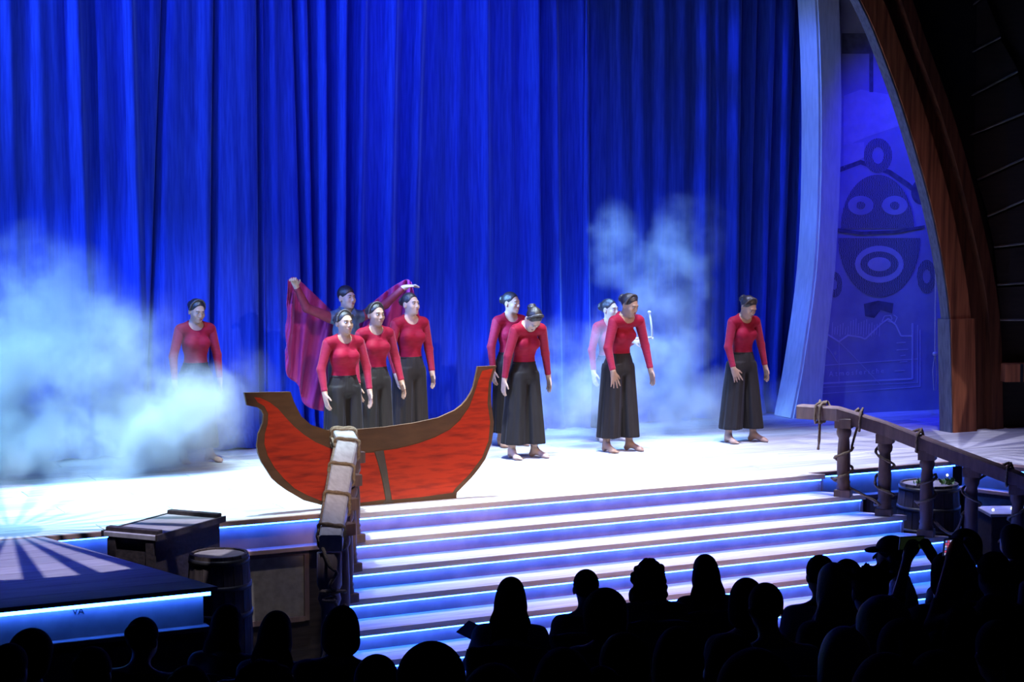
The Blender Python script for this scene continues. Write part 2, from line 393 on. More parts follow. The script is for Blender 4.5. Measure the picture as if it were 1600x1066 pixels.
# extra floor where the lip comes forward on the right
part('apron_deck', MB().prism([(11.82, LIP, -0.002), (14.6, LIP, -0.002), (14.6, 12.0, -0.002), (13.6, 12.2, -0.002), (12.12, 12.75, -0.002)][::-1], (0, 0, -0.04)), M_PLANK, front)

# ------------------------------------------------------------------ stairs
stairs = thing('staircase', 'wide stage staircase with pale treads and a blue light strip under every nosing', 'stairs', (0, 0, 0), kind='structure')
RISE, GO, NST = 0.165, 0.30, 8
def step_l(k): return 5.34 - 0.155 * (k - 1)
def step_r(k): return 10.10 + 0.235 * (k - 1)
for k in range(1, NST + 1):
    yn = 13.41 - GO * (k - 1); z = -RISE * (k - 1)
    xl, xr = step_l(k), step_r(k)
    yb = LIP if k == 1 else yn + GO + 0.06
    part('tread', MB().prism([(xl, yn, z - 0.001), (xl + 0.15 * (yb - yn) / GO, yb, z - 0.001), (xr - 0.235 * (yb - yn) / GO, yb, z - 0.001), (xr, yn, z - 0.001)], (0, 0, -0.045)), M_TREAD, stairs)
    part('riser', MB().box(((xl + xr) / 2, yn + 0.075, z - 0.045 - (RISE - 0.045) / 2), (xr - xl - 0.03, 0.03, RISE - 0.046)), M_RISER, stairs)
    part('led_strip', MB().box(((xl + xr) / 2, yn + 0.035, z - 0.054), (xr - xl - 0.06, 0.022, 0.014)), M_LED, stairs)
for sgn, fn in ((-1, step_l), (1, step_r)):
    pts = []
    for k in range(1, NST + 1):
        pts += [(fn(k) + sgn * -0.02, 13.41 - GO * (k - 1) + 0.05, -RISE * (k - 1) - 0.05), (fn(k) + sgn * -0.02, 13.41 - GO * (k - 1) + 0.05, -RISE * k - 0.05)]
    pts += [(fn(1) - sgn * 0.02, LIP + 0.05, -RISE * NST - 0.05), (fn(1) - sgn * 0.02, LIP + 0.05, -0.05)]
    part('stringer', MB().prism(pts, (0.03, 0, 0)), M_RISER, stairs)

# ------------------------------------------------------------------ front left platform
PLX, PLY = 3.55, 11.24
plat = thing('thrust_platform', 'dark front left platform with a bright blue light strip along its edge', 'platform', (0, 0, 0), kind='structure')
a0, a1 = (2.92, LIP - 0.01), (PLX, PLY)
nb = 9
for i in range(nb):
    y0 = PLY + (LIP - 0.012 - PLY) * i / nb; y1 = PLY + (LIP - 0.012 - PLY) * (i + 1) / nb - 0.006
    def xr(y): return a1[0] + (a0[0] - a1[0]) * (y - PLY) / (LIP - PLY)
    part('plank', MB().prism([(0.4, y0, -0.004), (0.4, y1, -0.004), (xr(y1), y1, -0.004), (xr(y0), y0, -0.004)], (0, 0, -0.03)), M_PLATTOP, plat)
part('core', MB().prism([(0.42, PLY + 0.12, -0.04), (0.42, LIP - 0.02, -0.04), (a0[0] - 0.06, LIP - 0.02, -0.04), (PLX - 0.06, PLY + 0.12, -0.04)], (0, 0, -1.2)), M_DARKWOOD, plat)
part('fascia_board', MB().box(((0.42 + PLX - 0.08) / 2, PLY + 0.09, -0.15), (PLX - 0.5, 0.05, 0.22)), M_RISER, plat)
part('led_strip', MB().box(((0.42 + PLX - 0.04) / 2, PLY + 0.035, -0.052), (PLX - 0.46, 0.022, 0.022)), M_LED2, plat)
part('ledge', MB().box(((0.42 + PLX - 0.05) / 2, PLY + 0.06, -0.28), (PLX - 0.47, 0.1, 0.035), ch=0.005), M_RISER, plat)
for i in range(5):
    part('panel', MB().box((0.75 + 0.6 * i, PLY + 0.105, -0.75), (0.55, 0.03, 0.8), ch=0.008), M_DARKWOOD, plat)

def text(name, body, size, origin_p, xdir, updir, m, parent, depth=0.002, align='LEFT'):
    cu = bpy.data.curves.new(name, 'FONT'); cu.body = body; cu.size = size; cu.extrude = depth; cu.align_x = align
    o = bpy.data.objects.new(name, cu); C.objects.link(o)
    xd = Vector(xdir).normalized(); ud = Vector(updir); ud = (ud - xd * ud.dot(xd)).normalized(); nd = xd.cross(ud)
    mtx = Matrix((xd, ud, nd)).transposed().to_4x4(); mtx.translation = Vector(origin_p)
    dg = bpy.context.evaluated_depsgraph_get()
    me = bpy.data.meshes.new_from_object(o.evaluated_get(dg)); bpy.data.objects.remove(o)
    me.transform(Matrix.Translation(-origin(parent)) @ mtx if parent else mtx); me.materials.clear(); me.materials.append(m)
    return link(name, me, parent)
p = at_y(113, 961, PLY + 0.063)
text('stencil_mark', 'VA', 0.06, p, (1, 0, 0), (0, 0, 1), M_BLACK, plat)

# ------------------------------------------------------------------ auditorium floor and house wall
def plane_z(y): return 0.05 + 0.167 * (10.7 - y)          # height of a seated head top
def floor_z(y): return min(0.0, 0) + max(plane_z(y) - 1.27, -1.36)
fm = MB()
ys = [-0.5, 3, 6, 8, 9.5, 10.5, 11.05, 11.6, 14.0]
fm.grid(lambda u, v: (-3 + 20 * u, ys[int(round(v * (len(ys) - 1)))], floor_z(ys[int(round(v * (len(ys) - 1)))])), 2, len(ys))
struct('floor_2', fm, M_FLOOR, 'black raked auditorium floor under the audience')

WP, WN = Vector((13.95, 15.3, 0)), Vector((0.33, 0.944, 0)).normalized()
wt = Vector((WN.y, -WN.x, 0))
wall = struct('wall_right', MB().box(WP + wt * 2.2 + WN * 0.1 + Vector((0, 0, 2.6)), (5.2, 0.1, 8.0), Matrix((wt, WN, (0, 0, 1))).transposed()), M_HOUSE,
              'black boarded house wall to the right of the big arch')
battens = [((1456, 57), (1540, -8)), ((1468, 108), (1563, 58)), ((1491, 163), (1590, 112)), ((1511, 213), (1608, 174)), ((1527, 281), (1608, 244)),
           ((1543, 338), (1608, 310)), ((1553, 386), (1608, 380)), ((1558, 445), (1608, 442)), ((1561, 500), (1608, 500)), ((1436, 7), (1452, -10))]
for a, b in battens:
    A = at_plane(*a, WP - WN * 0.03, WN); B = at_plane(*b, WP - WN * 0.03, WN)
    part('batten', MB().tube([A, B], 0.012, 4), M_BATTEN, wall)
# sloping boards between the battens
for i in range(len(battens) - 2):
    (a, b), (c, d) = battens[i], battens[i + 1]
    q = [at_plane(px, py + dy, WP - WN * 0.008, WN) for (px, py), dy in ((a, 5), (b, 5), (d, -3), (c, -3))]
    part('board', MB().prism(q, -WN * 0.014), M_HOUSE, wall)
A, B = at_plane(1567, 595, WP - WN * 0.1, WN), at_plane(1640, 568, WP - WN * 0.1, WN)
mid = (A + B) / 2
rb = thing('wall_box', 'red brown wooden box on the dark wall right of the big arch', 'box', mid)
Rw = Matrix((wt, WN, (0, 0, 1))).transposed()
part('body', MB().box(mid, ((B - A).length, 0.2, 0.2), Rw, 0.01), M_ARCH, rb)
part('strap', MB().box(mid - wt * 0.1 - WN * 0.105, (0.03, 0.02, 0.2), Rw), M_BLACK, rb)

# ------------------------------------------------------------------ the stage curtain
CY = 17.62
def cx_at(px, py=300): return at_y(px, py, CY).x
# (pixel column, half width in px, forward depth, lean in px over the visible height)
ridges = [(-40, 14, .10, 0), (20, 9, .10, 2), (64, 10, .12, 4), (92, 18, .07, 0), (123, 7, .16, 7), (160, 12, .13, 4), (204, 8, .2, 5), (236, 14, .14, -8), (262, 10, .10, -22),
          (292, 18, .09, -3), (322, 14, .12, -12), (352, 16, .10, 3), (392, 20, .11, 0), (432, 6, .15, 4), (462, 14, .07, 8), (481, 6, .14, 10), (506, 5, .16, 0),
          (533, 7, .24, -6), (562, 7, .17, -10), (588, 12, .06, -6), (608, 9, .2, -12), (648, 9, .17, -16), (678, 10, .11, -10), (718, 6, .15, -6), (758, 6, .16, 1), (798, 6, .10, 0),
          (833, 6, .26, 4), (862, 8, .24, 5), (884, 10, .10, 8), (905, 8, .18, 3), (930, 12, .09, 0), (966, 10, .13, 7), (1000, 8, .12, 4), (1034, 9, .12, 8), (1060, 12, .06, 2), (1095, 7, .13, 1),
          (1118, 12, .08, 0), (1146, 8, .13, 0), (1172, 9, .12, -4), (1200, 9, .14, -6), (1228, 9, .12, -8), (1262, 12, .12, -8), (1300, 14, .12, 0), (1350, 16, .12, 0)]
valleys = [(44, 8, .06, 3), (108, 5, .08, 6), (145, 7, .12, 4), (183, 8, .07, 3), (224, 5, .06, -2), (250, 5, .4, -24), (335, 5, .42, -10), (409, 7, .42, 0), (421, 6, .15, 2),
           (472, 6, .36, 10), (494, 6, .42, 6), (518, 6, .34, -4), (548, 5, .26, -8), (630, 6, .1, -12), (664, 7, .12, -14), (700, 9, .1, -8), (738, 9, .09, -3), (778, 8, .1, 0),
           (816, 6, .12, 2), (848, 5, .12, 4), (918, 5, .14, 2), (950, 8, .1, 4), (984, 6, .12, 6), (1016, 6, .1, 6), (1078, 6, .12, 2), (1108, 5, .12, 0),
           (1132, 6, .1, 0), (1158, 5, .12, -2), (1186, 6, .16, -6), (1215, 7, .2, -8), (1246, 8, .22, -10)]
def curtain_panel(px0, px1, dy, nz=26):
    x0, x1 = cx_at(px0), cx_at(px1); n = int((x1 - x0) / 0.011)
    X = np.linspace(x0, x1, n); zs = np.linspace(0.0, 6.4, nz)
    vs = []
    k_px = (cx_at(805) - cx_at(795)) / 10
    for z in zs:
        t = 1 - z / 4.7                                     # 0 at the top of the picture, 1 at the floor
        Y = np.full(n, CY + dy)
        for tab, s in ((ridges, -1), (valleys, 1)):
            for c, w, d, lean in tab:
                if not px0 - 60 < c < px1 + 60: continue
                kp = (cx_at(c + 4) - cx_at(c - 4)) / 8
                cx = cx_at(c) + lean * kp * (t - 0.3) * 1.6
                ww = w * kp * (1 + 0.3 * max(t, 0)) * (0.75 if d >= .14 else 1.0)
                u = (X - cx) / ww
                dd = d * (1.0 if d >= .16 else 0.4)
                ua = np.where(u < 0, -u * 1.15, u * 0.75) if s < 0 else np.abs(u)
                Y += s * dd * 0.72 * np.exp(-ua ** 1.6)
        Y += 0.008 * np.sin(X * 19 + 1.3 * math.sin(z * 0.8)) + 0.004 * np.sin(X * 43 + z * 0.6)
        if z < 0.2: Y += -0.08 * (1 - z / 0.2) ** 2 + 0.02 * np.sin(X * 33)
        vs.append(np.stack([X, Y, np.full(n, z) + (0.02 * np.abs(np.sin(X * 9)) if z == 0 else 0)], 1))
    mb = MB(); V = np.concatenate(vs)
    mb.v = V.tolist()
    mb.f = [(j * n + i, j * n + i + 1, (j + 1) * n + i + 1, (j + 1) * n + i) for j in range(nz - 1) for i in range(n - 1)]
    mb.mi = [0] * len(mb.f)
    return mb
cur = thing('stage_curtain', 'tall deep blue velvet curtain hanging in folds behind the performers', 'curtain', (8, CY, 0))
for px0, px1, dy in ((-160, 416, -0.03), (400, 915, 0.05), (903, 1150, -0.03), (1138, 1420, 0.06)):
    o = part('curtain_panel', curtain_panel(px0, px1, dy), M_CURTAIN, cur, smooth=True)
    md = o.modifiers.new('thickness', 'SOLIDIFY'); md.thickness = 0.012; md.offset = 1

# ------------------------------------------------------------------ pale curved arch, chart panel, big wooden arch
def smooth_curve(pts, n=24):
    """Catmull-Rom through the points"""
    P = [Vector(p) for p in pts]; P = [2 * P[0] - P[1]] + P + [2 * P[-1] - P[-2]]
    out = []; m = len(P) - 3
    for k in range(n + 1):
        s = k / n * m; i = min(int(s), m - 1); t = s - i
        a, b, c, d = P[i:i + 4]
        out.append(0.5 * ((2 * b) + (c - a) * t + (2 * a - 5 * b + 4 * c - d) * t * t + (3 * b - a - 3 * c + d) * t ** 3))
    return out
def ribbon(l, r, ext):
    return MB().prism(list(l) + list(r)[::-1], ext)
legA = smooth_curve([(12.41, 17.1, 0), (12.56, 17.1, .7), (12.73, 17.1, 1.9), (12.76, 17.1, 3.4), (12.68, 17.1, 4.9), (12.5, 17.1, 6.2)])
legB = smooth_curve([(12.8, 17.1, 0), (12.86, 17.1, .7), (12.99, 17.1, 1.9), (13.04, 17.1, 3.4), (12.98, 17.1, 4.9), (12.84, 17.1, 6.2)])
leg = thing('pale_arch', 'pale curved side arch glowing light blue at the right edge of the curtain', 'arch', (12.6, 17.2, 0))
part('front_board', ribbon(legA, legB, (0, 0.03, 0)), M_LEG, leg)
sb = MB()
sb.grid(lambda u, v: legA[int(round(v * 24))] + Vector((0.02 * u, 0.02 + 0.36 * u, 0)), 2, 25)
o = part('side_board', sb, M_LEG, leg); md = o.modifiers.new('thickness', 'SOLIDIFY'); md.thickness = 0.03

mp0, mp1 = Vector((12.85, 17.28, 0)), Vector((14.7, 17.03, 0))
mt = (mp1 - mp0).normalized(); mn = Vector((mt.y, -mt.x, 0))                    # faces the house
chart = thing('chart_panel', 'tall blue lit painted chart panel with a round masked figure and a mountain drawing', 'panel', (13.8, 17.2, 0))
part('board', MB().prism([mp0, mp1, mp1 + Vector((0, 0, 6.4)), mp0 + Vector((0, 0, 6.4))], -mn * 0.05), M_MAP, chart)
def mpt(px, py, lift): return at_plane(px, py, mp0 + mn * lift, mn)
def paint(name, pts, m, lift=0.003, th=0.003):
    q = [mpt(x, y, lift) for x, y in pts]
    return part(name, MB().prism(q, -mn * th), m, chart)
def oval(cx, cy, rx, ry, n=28, a0=0, a1=360):
    return [(cx + rx * math.cos(math.radians(a0 + (a1 - a0) * i / n)), cy - ry * math.sin(math.radians(a0 + (a1 - a0) * i / n))) for i in range(n if a1 - a0 >= 360 else n + 1)]
def ringshape(name, cx, cy, rx, ry, qx, qy, m, lift):
    n = 30; mb = MB(); o_ = oval(cx, cy, rx, ry, n); i_ = oval(cx, cy, qx, qy, n)
    v = [mpt(*p, lift) for p in o_] + [mpt(*p, lift) for p in i_]
    mb.add(v + [p - mn * 0.003 for p in v], [(k, (k + 1) % n, n + (k + 1) % n, n + k) for k in range(n)] + [(2 * n + k, 3 * n + k, 3 * n + (k + 1) % n, 2 * n + (k + 1) % n) for k in range(n)]
           + [(k, 2 * n + k, 2 * n + (k + 1) % n, (k + 1) % n) for k in range(n)])
    return part(name, mb, m, chart)
paint('pale_field', [(1318, 235), (1318, 150), (1345, 140), (1390, 148), (1408, 180), (1410, 195), (1360, 212), (1335, 222)], M_MAPPALE, 0.003)
paint('pale_field', [(1318, 262), (1318, 226), (1350, 222), (1352, 245)], M_MAPPALE, 0.003)
paint('dark_band', [(1316, 84), (1316, 52), (1385, 52), (1392, 84)], M_MAPINK, 0.003)
paint('dark_bar', [(1358.5, 144), (1358.5, 84), (1364.5, 84), (1364.5, 144)], M_MAPINK, 0.004)
ringshape('ear_ring', 1372, 243, 22, 27, 9, 13, M_MAPDARK, 0.004)
paint('brow_line', [(1310, 262), (1345, 250), (1392, 266), (1420, 285), (1452, 312), (1448, 316), (1416, 292), (1388, 272), (1345, 257), (1310, 270)], M_MAPINK, 0.003)
paint('head_dome', oval(1371, 357, 57, 84, 30, 0, 180), M_MAPDARK, 0.005)
for ex in (1345, 1398):
    paint('eye_patch', oval(ex, 321, 20, 15), M_MAP, 0.008)
    paint('eye_centre', oval(ex, 321, 7, 6), M_MAPDARK, 0.011)
paint('head_seam', [(1305, 356), (1345, 362), (1400, 360), (1445, 352), (1445, 356), (1400, 365), (1345, 367), (1305, 362)], M_MAPINK, 0.007)
paint('lower_mask', oval(1374, 372, 64, 92, 30, 180, 360), M_MAPDARK, 0.005)
ringshape('mouth_ring', 1374, 413, 38, 29, 30, 20, M_MAPPALE, 0.008)
paint('mouth_centre', oval(1374, 413, 18, 11), M_MAPPALE, 0.008)
ringshape('side_ring', 1448, 432, 15, 26, 6, 11, M_MAPDARK, 0.004)
ringshape('side_ring', 1304, 445, 12, 20, 4, 8, M_MAPDARK, 0.004)
paint('side_blot', oval(1440, 300, 16, 20), M_MAPINK, 0.0035)
paint('lower_blot', [(1350, 475), (1372, 470), (1396, 474), (1394, 490), (1376, 484), (1366, 497), (1352, 494)], M_MAPINK, 0.004)
def inkline(name, pts, w=1.2, m=None, lift=0.004):
    mb = MB()
    for (x0, y0), (x1, y1) in zip(pts[:-1], pts[1:]):
        L = math.hypot(x1 - x0, y1 - y0) or 1; nx, ny = -(y1 - y0) / L * w / 2, (x1 - x0) / L * w / 2
        q = [mpt(x, y, lift) for x, y in ((x0 - nx, y0 - ny), (x1 - nx, y1 - ny), (x1 + nx, y1 + ny), (x0 + nx, y0 + ny))]
        mb.prism(q, -mn * 0.002)
    return part(name, mb, m or M_MAPLINE, chart)
inkline('ridge_line', [(1292, 522), (1311, 534), (1325, 524), (1345, 527), (1352, 530), (1375, 508), (1388, 498), (1400, 508), (1408, 525), (1427, 525)], 2.4)
tk = [(1300 + 4.1 * i, 526 - (3 if i % 3 else 0), 504 + (i * 7) % 9 - (6 if 6 < i < 16 else 0)) for i in range(19)]
mb = MB()
for x, y0, y1 in tk:
    q = [mpt(a, b, 0.004) for a, b in ((x - .4, y0), (x + .4, y0), (x + .4 + 1, y1), (x - .4 + 1, y1))]; mb.prism(q, -mn * 0.002)
tko = part('ridge_strokes', mb, M_MAPLINE, chart); tko['kind'] = 'stuff'
inkline('scroll_line', [(1378, 503), (1382, 494), (1392, 493), (1394, 499), (1387, 502), (1398, 505), (1402, 496), (1396, 492)], 1.2)
inkline('slope_line', [(1282, 530), (1297, 548), (1309, 567)], 1.0)
inkline('slope_line', [(1311, 534), (1335, 558), (1375, 600)], 0.7)
inkline('plumb_line', [(1311, 534), (1311, 600)], 1.0)
inkline('frame_line', [(1274, 572), (1345, 567), (1434, 561)], 1.4)
inkline('frame_line', [(1274, 600), (1345, 596), (1426, 592), (1426, 505)], 2.6)
inkline('frame_line', [(1274, 616), (1345, 611), (1438, 604), (1438, 515)], 0.9)
inkline('frame_line', [(1274, 606), (1345, 602), (1434, 598), (1434, 508)], 0.7)
for px, py, w in ((1408, 536, 14), (1410, 547, 18), (1412, 566, 12), (1406, 580, 16), (1411, 556, 8)):
    inkline('note_line', [(px - w / 2, py), (px + w / 2, py - 1)], 1.3)
tp = mpt(1251.5, 591.2, 0.001); tq = mpt(1372, 583.5, 0.001)
text('lettering', 'F o r z e   A t m o s f e r i c h e', 0.088, tp, tq - tp, (0, 0, 1), M_MAPLINE, chart, 0.003)

# big wooden proscenium arch
ARY = 15.25
inn = smooth_curve([(13.22, ARY, 0), (13.16, ARY, 1.2), (12.92, ARY, 2.29), (12.54, ARY, 3.32), (12.2, ARY, 4.05), (11.86, ARY, 4.64), (11.2, ARY, 5.5)])
mid1 = smooth_curve([(13.5, ARY, 0), (13.44, ARY, 1.2), (13.19, ARY, 2.29), (12.8, ARY, 3.35), (12.42, ARY, 4.15), (12.06, ARY, 4.8), (11.4, ARY, 5.7)])
out1 = smooth_curve([(13.93, ARY, 0), (13.84, ARY, 1.3), (13.55, ARY, 2.36), (13.16, ARY, 3.4), (12.72, ARY, 4.3), (12.5, ARY, 4.75), (11.8, ARY, 5.9)])
arch = thing('wooden_arch', 'big red brown wooden proscenium arch curving up the right side of the stage', 'arch', (13.5, ARY, 0))
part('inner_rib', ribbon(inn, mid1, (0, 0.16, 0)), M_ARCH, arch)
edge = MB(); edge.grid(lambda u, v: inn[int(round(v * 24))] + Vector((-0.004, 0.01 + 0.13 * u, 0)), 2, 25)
o = part('edge_board', edge, M_ARCHLIT, arch); md = o.modifiers.new('thickness', 'SOLIDIFY'); md.thickness = 0.02
part('web_board', MB().prism([p + Vector((0, .1, 0)) for p in mid1] + [p + Vector((0, .1, 0)) for p in out1][::-1], (0, 0.2, 0)), M_ARCHSHADE, arch)
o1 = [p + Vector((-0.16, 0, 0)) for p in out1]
part('outer_rib', ribbon(o1, out1, (0, 0.3, 0)), M_ARCHSHADE, arch)
q = [p + Vector((-0.03, 0.16, 0)) for p in out1]
part('spandrel', MB().prism(q + [Vector((15.6, ARY + .16, 5.9)), Vector((15.6, ARY + .16, 0))], (0, 0.05, 0)), M_BLACK, wall)
part('plinth_sleeve', MB().prism([(13.19, ARY - 0.03, 0), (13.52, ARY - 0.03, 0), (13.455, ARY - 0.03, 1.25), (13.13, ARY - 0.03, 1.25)], (0, 0.22, 0)), M_ARCH, arch)
part('edge_sleeve', MB().prism([(13.185, ARY - 0.02, 0), (13.125, ARY - 0.02, 1.25), (13.125, ARY + 0.18, 1.25), (13.185, ARY + 0.18, 0)], (-0.012, 0, 0)), M_ARCHLIT, arch)
# cable hanging in the dark gap between chart and arch
a_, b_, c_ = (at_y(1461, y, 16.6) for y in (-10, 553, 610))
hc = thing('hanging_cable', 'thin pale cable with a knot hanging in the dark gap beside the arch', 'cable', a_)
part('cord', MB().tube([a_, (a_ + b_) / 2 + Vector((0.02, 0, 0)), b_], 0.008, 5), M_CORD, hc)
part('knot', MB().ball(b_, (0.035, 0.03, 0.025)), M_CORD, hc)
w_ = Vector((0.03, 0, 0))
part('loop', MB().tube([b_, b_ + w_ - Vector((0, 0, .2)), c_ + w_ * .5, c_, c_ - w_ * .5, b_ - w_ - Vector((0, 0, .2)), b_], 0.006, 5), M_CORD, hc)
# black masking flat behind the gap
struct('wall_back', MB().box((14.6, 18.6, 3.2), (3.4, 0.1, 6.6)), M_BLACK, 'black masking wall behind the painted chart')

# ------------------------------------------------------------------ cut-out boat
bp0, bp1 = at_z(540, 792.5, 0), at_z(713, 779, 0)
bt = (bp1 - bp0).normalized(); bn = Vector((bt.y, -bt.x, 0))                    # towards the house
boat = thing('boat_cutout', 'flat red and brown painted boat cutout standing at the top of the stairs', 'boat', (bp0 + bp1) / 2)
def bpt(px, py, lift=0.0): return at_plane(px, py, bp0 + bn * lift, bn)
bo = [(381.8, 613.8), (418, 613), (454, 612.5), (460.6, 631), (471, 650.6), (485.5, 663.7), (511.8, 672.4), (532, 673), (553.8, 671.6), (601, 667.6), (648, 661), (685, 653), (711, 641.4),
      (722, 633), (729.6, 624.3), (736, 614), (740, 604.6), (743.5, 589), (746.7, 573), (776, 571.8), (771, 585), (767.7, 599.4), (767.3, 616), (768, 633), (771.6, 659.8), (770.5, 676), (768, 693), (758.5, 717.5), (748, 733), (737.5, 746),
      (714, 770), (713, 779), (659, 784.4), (606, 787.5), (540.6, 792.5), (519, 791.5), (501, 789), (475, 782), (449, 767), (435, 757), (425, 747.7), (409, 722.8), (403.5, 709), (401.5, 696.5), (404, 678), (410.7, 662), (412, 648), (408.5, 641), (403, 637), (386, 633.5)]
part('hull_board', MB().prism([bpt(x, y) for x, y in bo][::-1], -bn * 0.03), M_BOATBROWN, boat)
def Z3(l): return [(370 + x * .2625, 560 + y * .2625) for x, y in l]
redL = Z3([(105, 232), (140, 236), (195, 262), (245, 300), (290, 352), (340, 405), (400, 455), (470, 500), (550, 535), (640, 556), (740, 566), (818, 562),
           (838, 620), (862, 720), (884, 840), (770, 856), (670, 866), (590, 862), (500, 848), (420, 815), (345, 775), (280, 715), (225, 650), (185, 580), (165, 510), (168, 450), (185, 390), (188, 330), (165, 285), (125, 262)])
redR = Z3([(876, 550), (960, 538), (1080, 508), (1180, 472), (1270, 425), (1330, 370), (1385, 290), (1415, 210), (1440, 130), (1462, 75), (1525, 62), (1500, 140), (1492, 270), (1508, 380), (1498, 490), (1460, 590), (1385, 690), (1300, 775), (1285, 800), (1100, 826), (925, 842), (910, 760), (893, 650)])
part('red_panel', MB().prism([bpt(x, y, 0.004) for x, y in redL][::-1], -bn * 0.004), M_BOATRED, boat)
part('red_panel', MB().prism([bpt(x, y, 0.004) for x, y in redR][::-1], -bn * 0.004), M_BOATRED, boat)
rib = Z3([(822, 556), (872, 548), (895, 660), (915, 800), (915, 845), (940, 858), (870, 864), (888, 845), (880, 780), (852, 660)])
part('centre_rib', MB().prism([bpt(x, y, 0.008) for x, y in rib][::-1], -bn * 0.008), mat('rib paint', (0.13, 0.10, 0.08), 0.65, (0.09, 0.07, 0.06), 5.0), boat)
for px in (560, 660):
    b0 = bpt(px, 780, -0.035); b0.z = 0
    part('stand_bracket', MB().prism([b0, b0 - bn * 0.4, b0 + Vector((0, 0, 0.4))], bt * 0.03), M_BOATBROWN, boat)

# ------------------------------------------------------------------ stair railings
def baluster(parent, x, y, z0, z1, rz):
    h = z1 - z0; R = Matrix.Rotation(rz, 3, 'Z')
    b = part('baluster', MB().lathe([(0.062, 0.0), (0.066, 0.02), (0.066, 0.05), (0.058, 0.07), (0.066, 0.09), (0.056, 0.11), (0.062, 0.2), (0.062, h * .45), (0.054, h - 0.24), (0.05, h - 0.2), (0.066, h - 0.17),
                                     (0.07, h - 0.14), (0.06, h - 0.1), (0.052, h - 0.085), (0.066, h - 0.07), (0.066, h - 0.05)], (x, y, z0 + 0.04), 14), M_RAIL, parent, smooth=True)
    part('plinth_block', MB().box((x, y, z0 + 0.03), (0.145, 0.145, 0.07), R, 0.006), M_RAIL, b)
    part('cap_block', MB().box((x, y, z1 - 0.02), (0.15, 0.15, 0.09), R, 0.006), M_RAIL, b)
def handrail(parent, pts, w, h, m):
    """one mesh swept through the points (top centre line); top face slightly proud and rounded"""
    P = [Vector(p) for p in pts]; n = len(P); mb = MB(); v = []
    for i, p in enumerate(P):
        t = (P[min(i + 1, n - 1)] - P[max(i - 1, 0)]); t.z = 0; t.normalize(); s = Vector((t.y, -t.x, 0))
        v += [p + s * (w / 2 - .012), p + s * w / 2 + Vector((0, 0, -.012)), p + s * w / 2 + Vector((0, 0, -h)), p - s * w / 2 + Vector((0, 0, -h)), p - s * w / 2 + Vector((0, 0, -.012)), p - s * (w / 2 - .012)]
    f = []
    for i in range(n - 1):
        f += [(i * 6 + k, i * 6 + (k + 1) % 6, i * 6 + 6 + (k + 1) % 6, i * 6 + 6 + k) for k in range(6)]
    f += [tuple(range(6))[::-1], tuple((n - 1) * 6 + k for k in range(6))]
    mb.add(v, f)
    return part('handrail', mb, m, parent)
rr = thing('stair_railing', 'turned wooden railing with a rope along the right side of the stairs', 'railing', (10.1, 13.14, -RISE), kind=None, group='stair railings')
rpos = [(10.1, 13.14), (10.39, 12.91), (10.63, 12.61), (10.88, 12.3), (11.13, 11.98), (11.38, 11.66)]
for k, (x, y) in enumerate(rpos): baluster(rr, x, y, -RISE * (k + 1), 0.53 - 0.13 * k, -0.85)
rt = [(9.86, 13.5, 0.655), (10.06, 13.18, 0.655)] + [(x, y, 0.66 - 0.13 * k) for k, (x, y) in enumerate(rpos)][1:] + [(11.55, 11.44, -0.08)]
handrail(rr, rt, 0.15, 0.125, M_RAILDIM)
lr = thing('stair_railing', 'pale topped wooden railing wrapped in rope on the left side of the stairs', 'railing', (5.2, 13.1, -RISE), group='stair railings')
lpos = [(5.2, 13.1), (5.05, 12.8), (4.9, 12.5), (4.75, 12.2)]
for k, (x, y) in enumerate(lpos): baluster(lr, x + 0.05, y, -RISE * (k + 1), 0.53 - 0.13 * k, 0.3)
lt = [(5.42, 13.72, 0.655), (5.24, 13.16, 0.655)] + [(x, y, 0.66 - 0.13 * k) for k, (x, y) in enumerate(lpos)][1:] + [(4.6, 11.9, 0.14)]
handrail(lr, lt, 0.165, 0.12, M_RAILBRIGHT)
nz0 = floor_z(11.85)
part('newel_post', MB().lathe([(0.085, 0), (0.085, .1), (0.07, .14), (0.08, .18), (0.066, .22), (0.07, .6), (0.06, .95), (0.085, 1.02), (0.07, 1.08), (0.09, 1.12), (0.09, 1.36)], (4.62, 11.98, nz0), 14), M_RAIL, lr, smooth=True)

def rope(label, pts, r=0.017, group=None, kind_name='rope'):
    return solo('rope', MB().tube(pts, r, 6, 70.0, 0.22), M_ROPE, label, 'rope', True, group, pts[0])
def along(pts, s):
    P = [Vector(p) for p in pts]; L = [(b - a).length for a, b in zip(P[:-1], P[1:])]; d = s * sum(L)
    for a, b, l in zip(P[:-1], P[1:], L):
        if d <= l: return a.lerp(b, d / l), (b - a).normalized()
        d -= l
    return P[-1], (P[-1] - P[-2]).normalized()
# rope coiled round the left handrail, then knotted and trailing to the floor
pts = []
turns = [0.02, 0.07, 0.31, 0.52, 0.73, 0.95]
for s in turns:
    for k in range(21):
        an = 2 * math.pi * k / 20
        c, t = along(lt, min(1, s + 0.012 * k / 20)); sd = Vector((t.y, -t.x, 0)).normalized(); upv = Vector((0, 0, 1))
        x = max(-1, min(1, 1.35 * math.cos(an))) * 0.098; zz = max(-1, min(1, 1.35 * math.sin(an))) * 0.073
        pts.append(c + sd * x + upv * (zz - 0.058) - t * (0.03 * math.sin(an + 1.0)))
c, t = along(lt, 1.0)
e = c + Vector((0.0, -0.12, -0.25))
fz = floor_z(11.5)
rg = random.Random(3)
pts += [c + Vector((-.05, -.1, -.2)), e]
for i in range(26):                                              # the tangled knot
    pts.append(e + Vector((rg.uniform(-.11, .09), rg.uniform(-.09, .06), -0.08 - 0.018 * i + rg.uniform(-.05, .05))))
k0 = pts[-1]
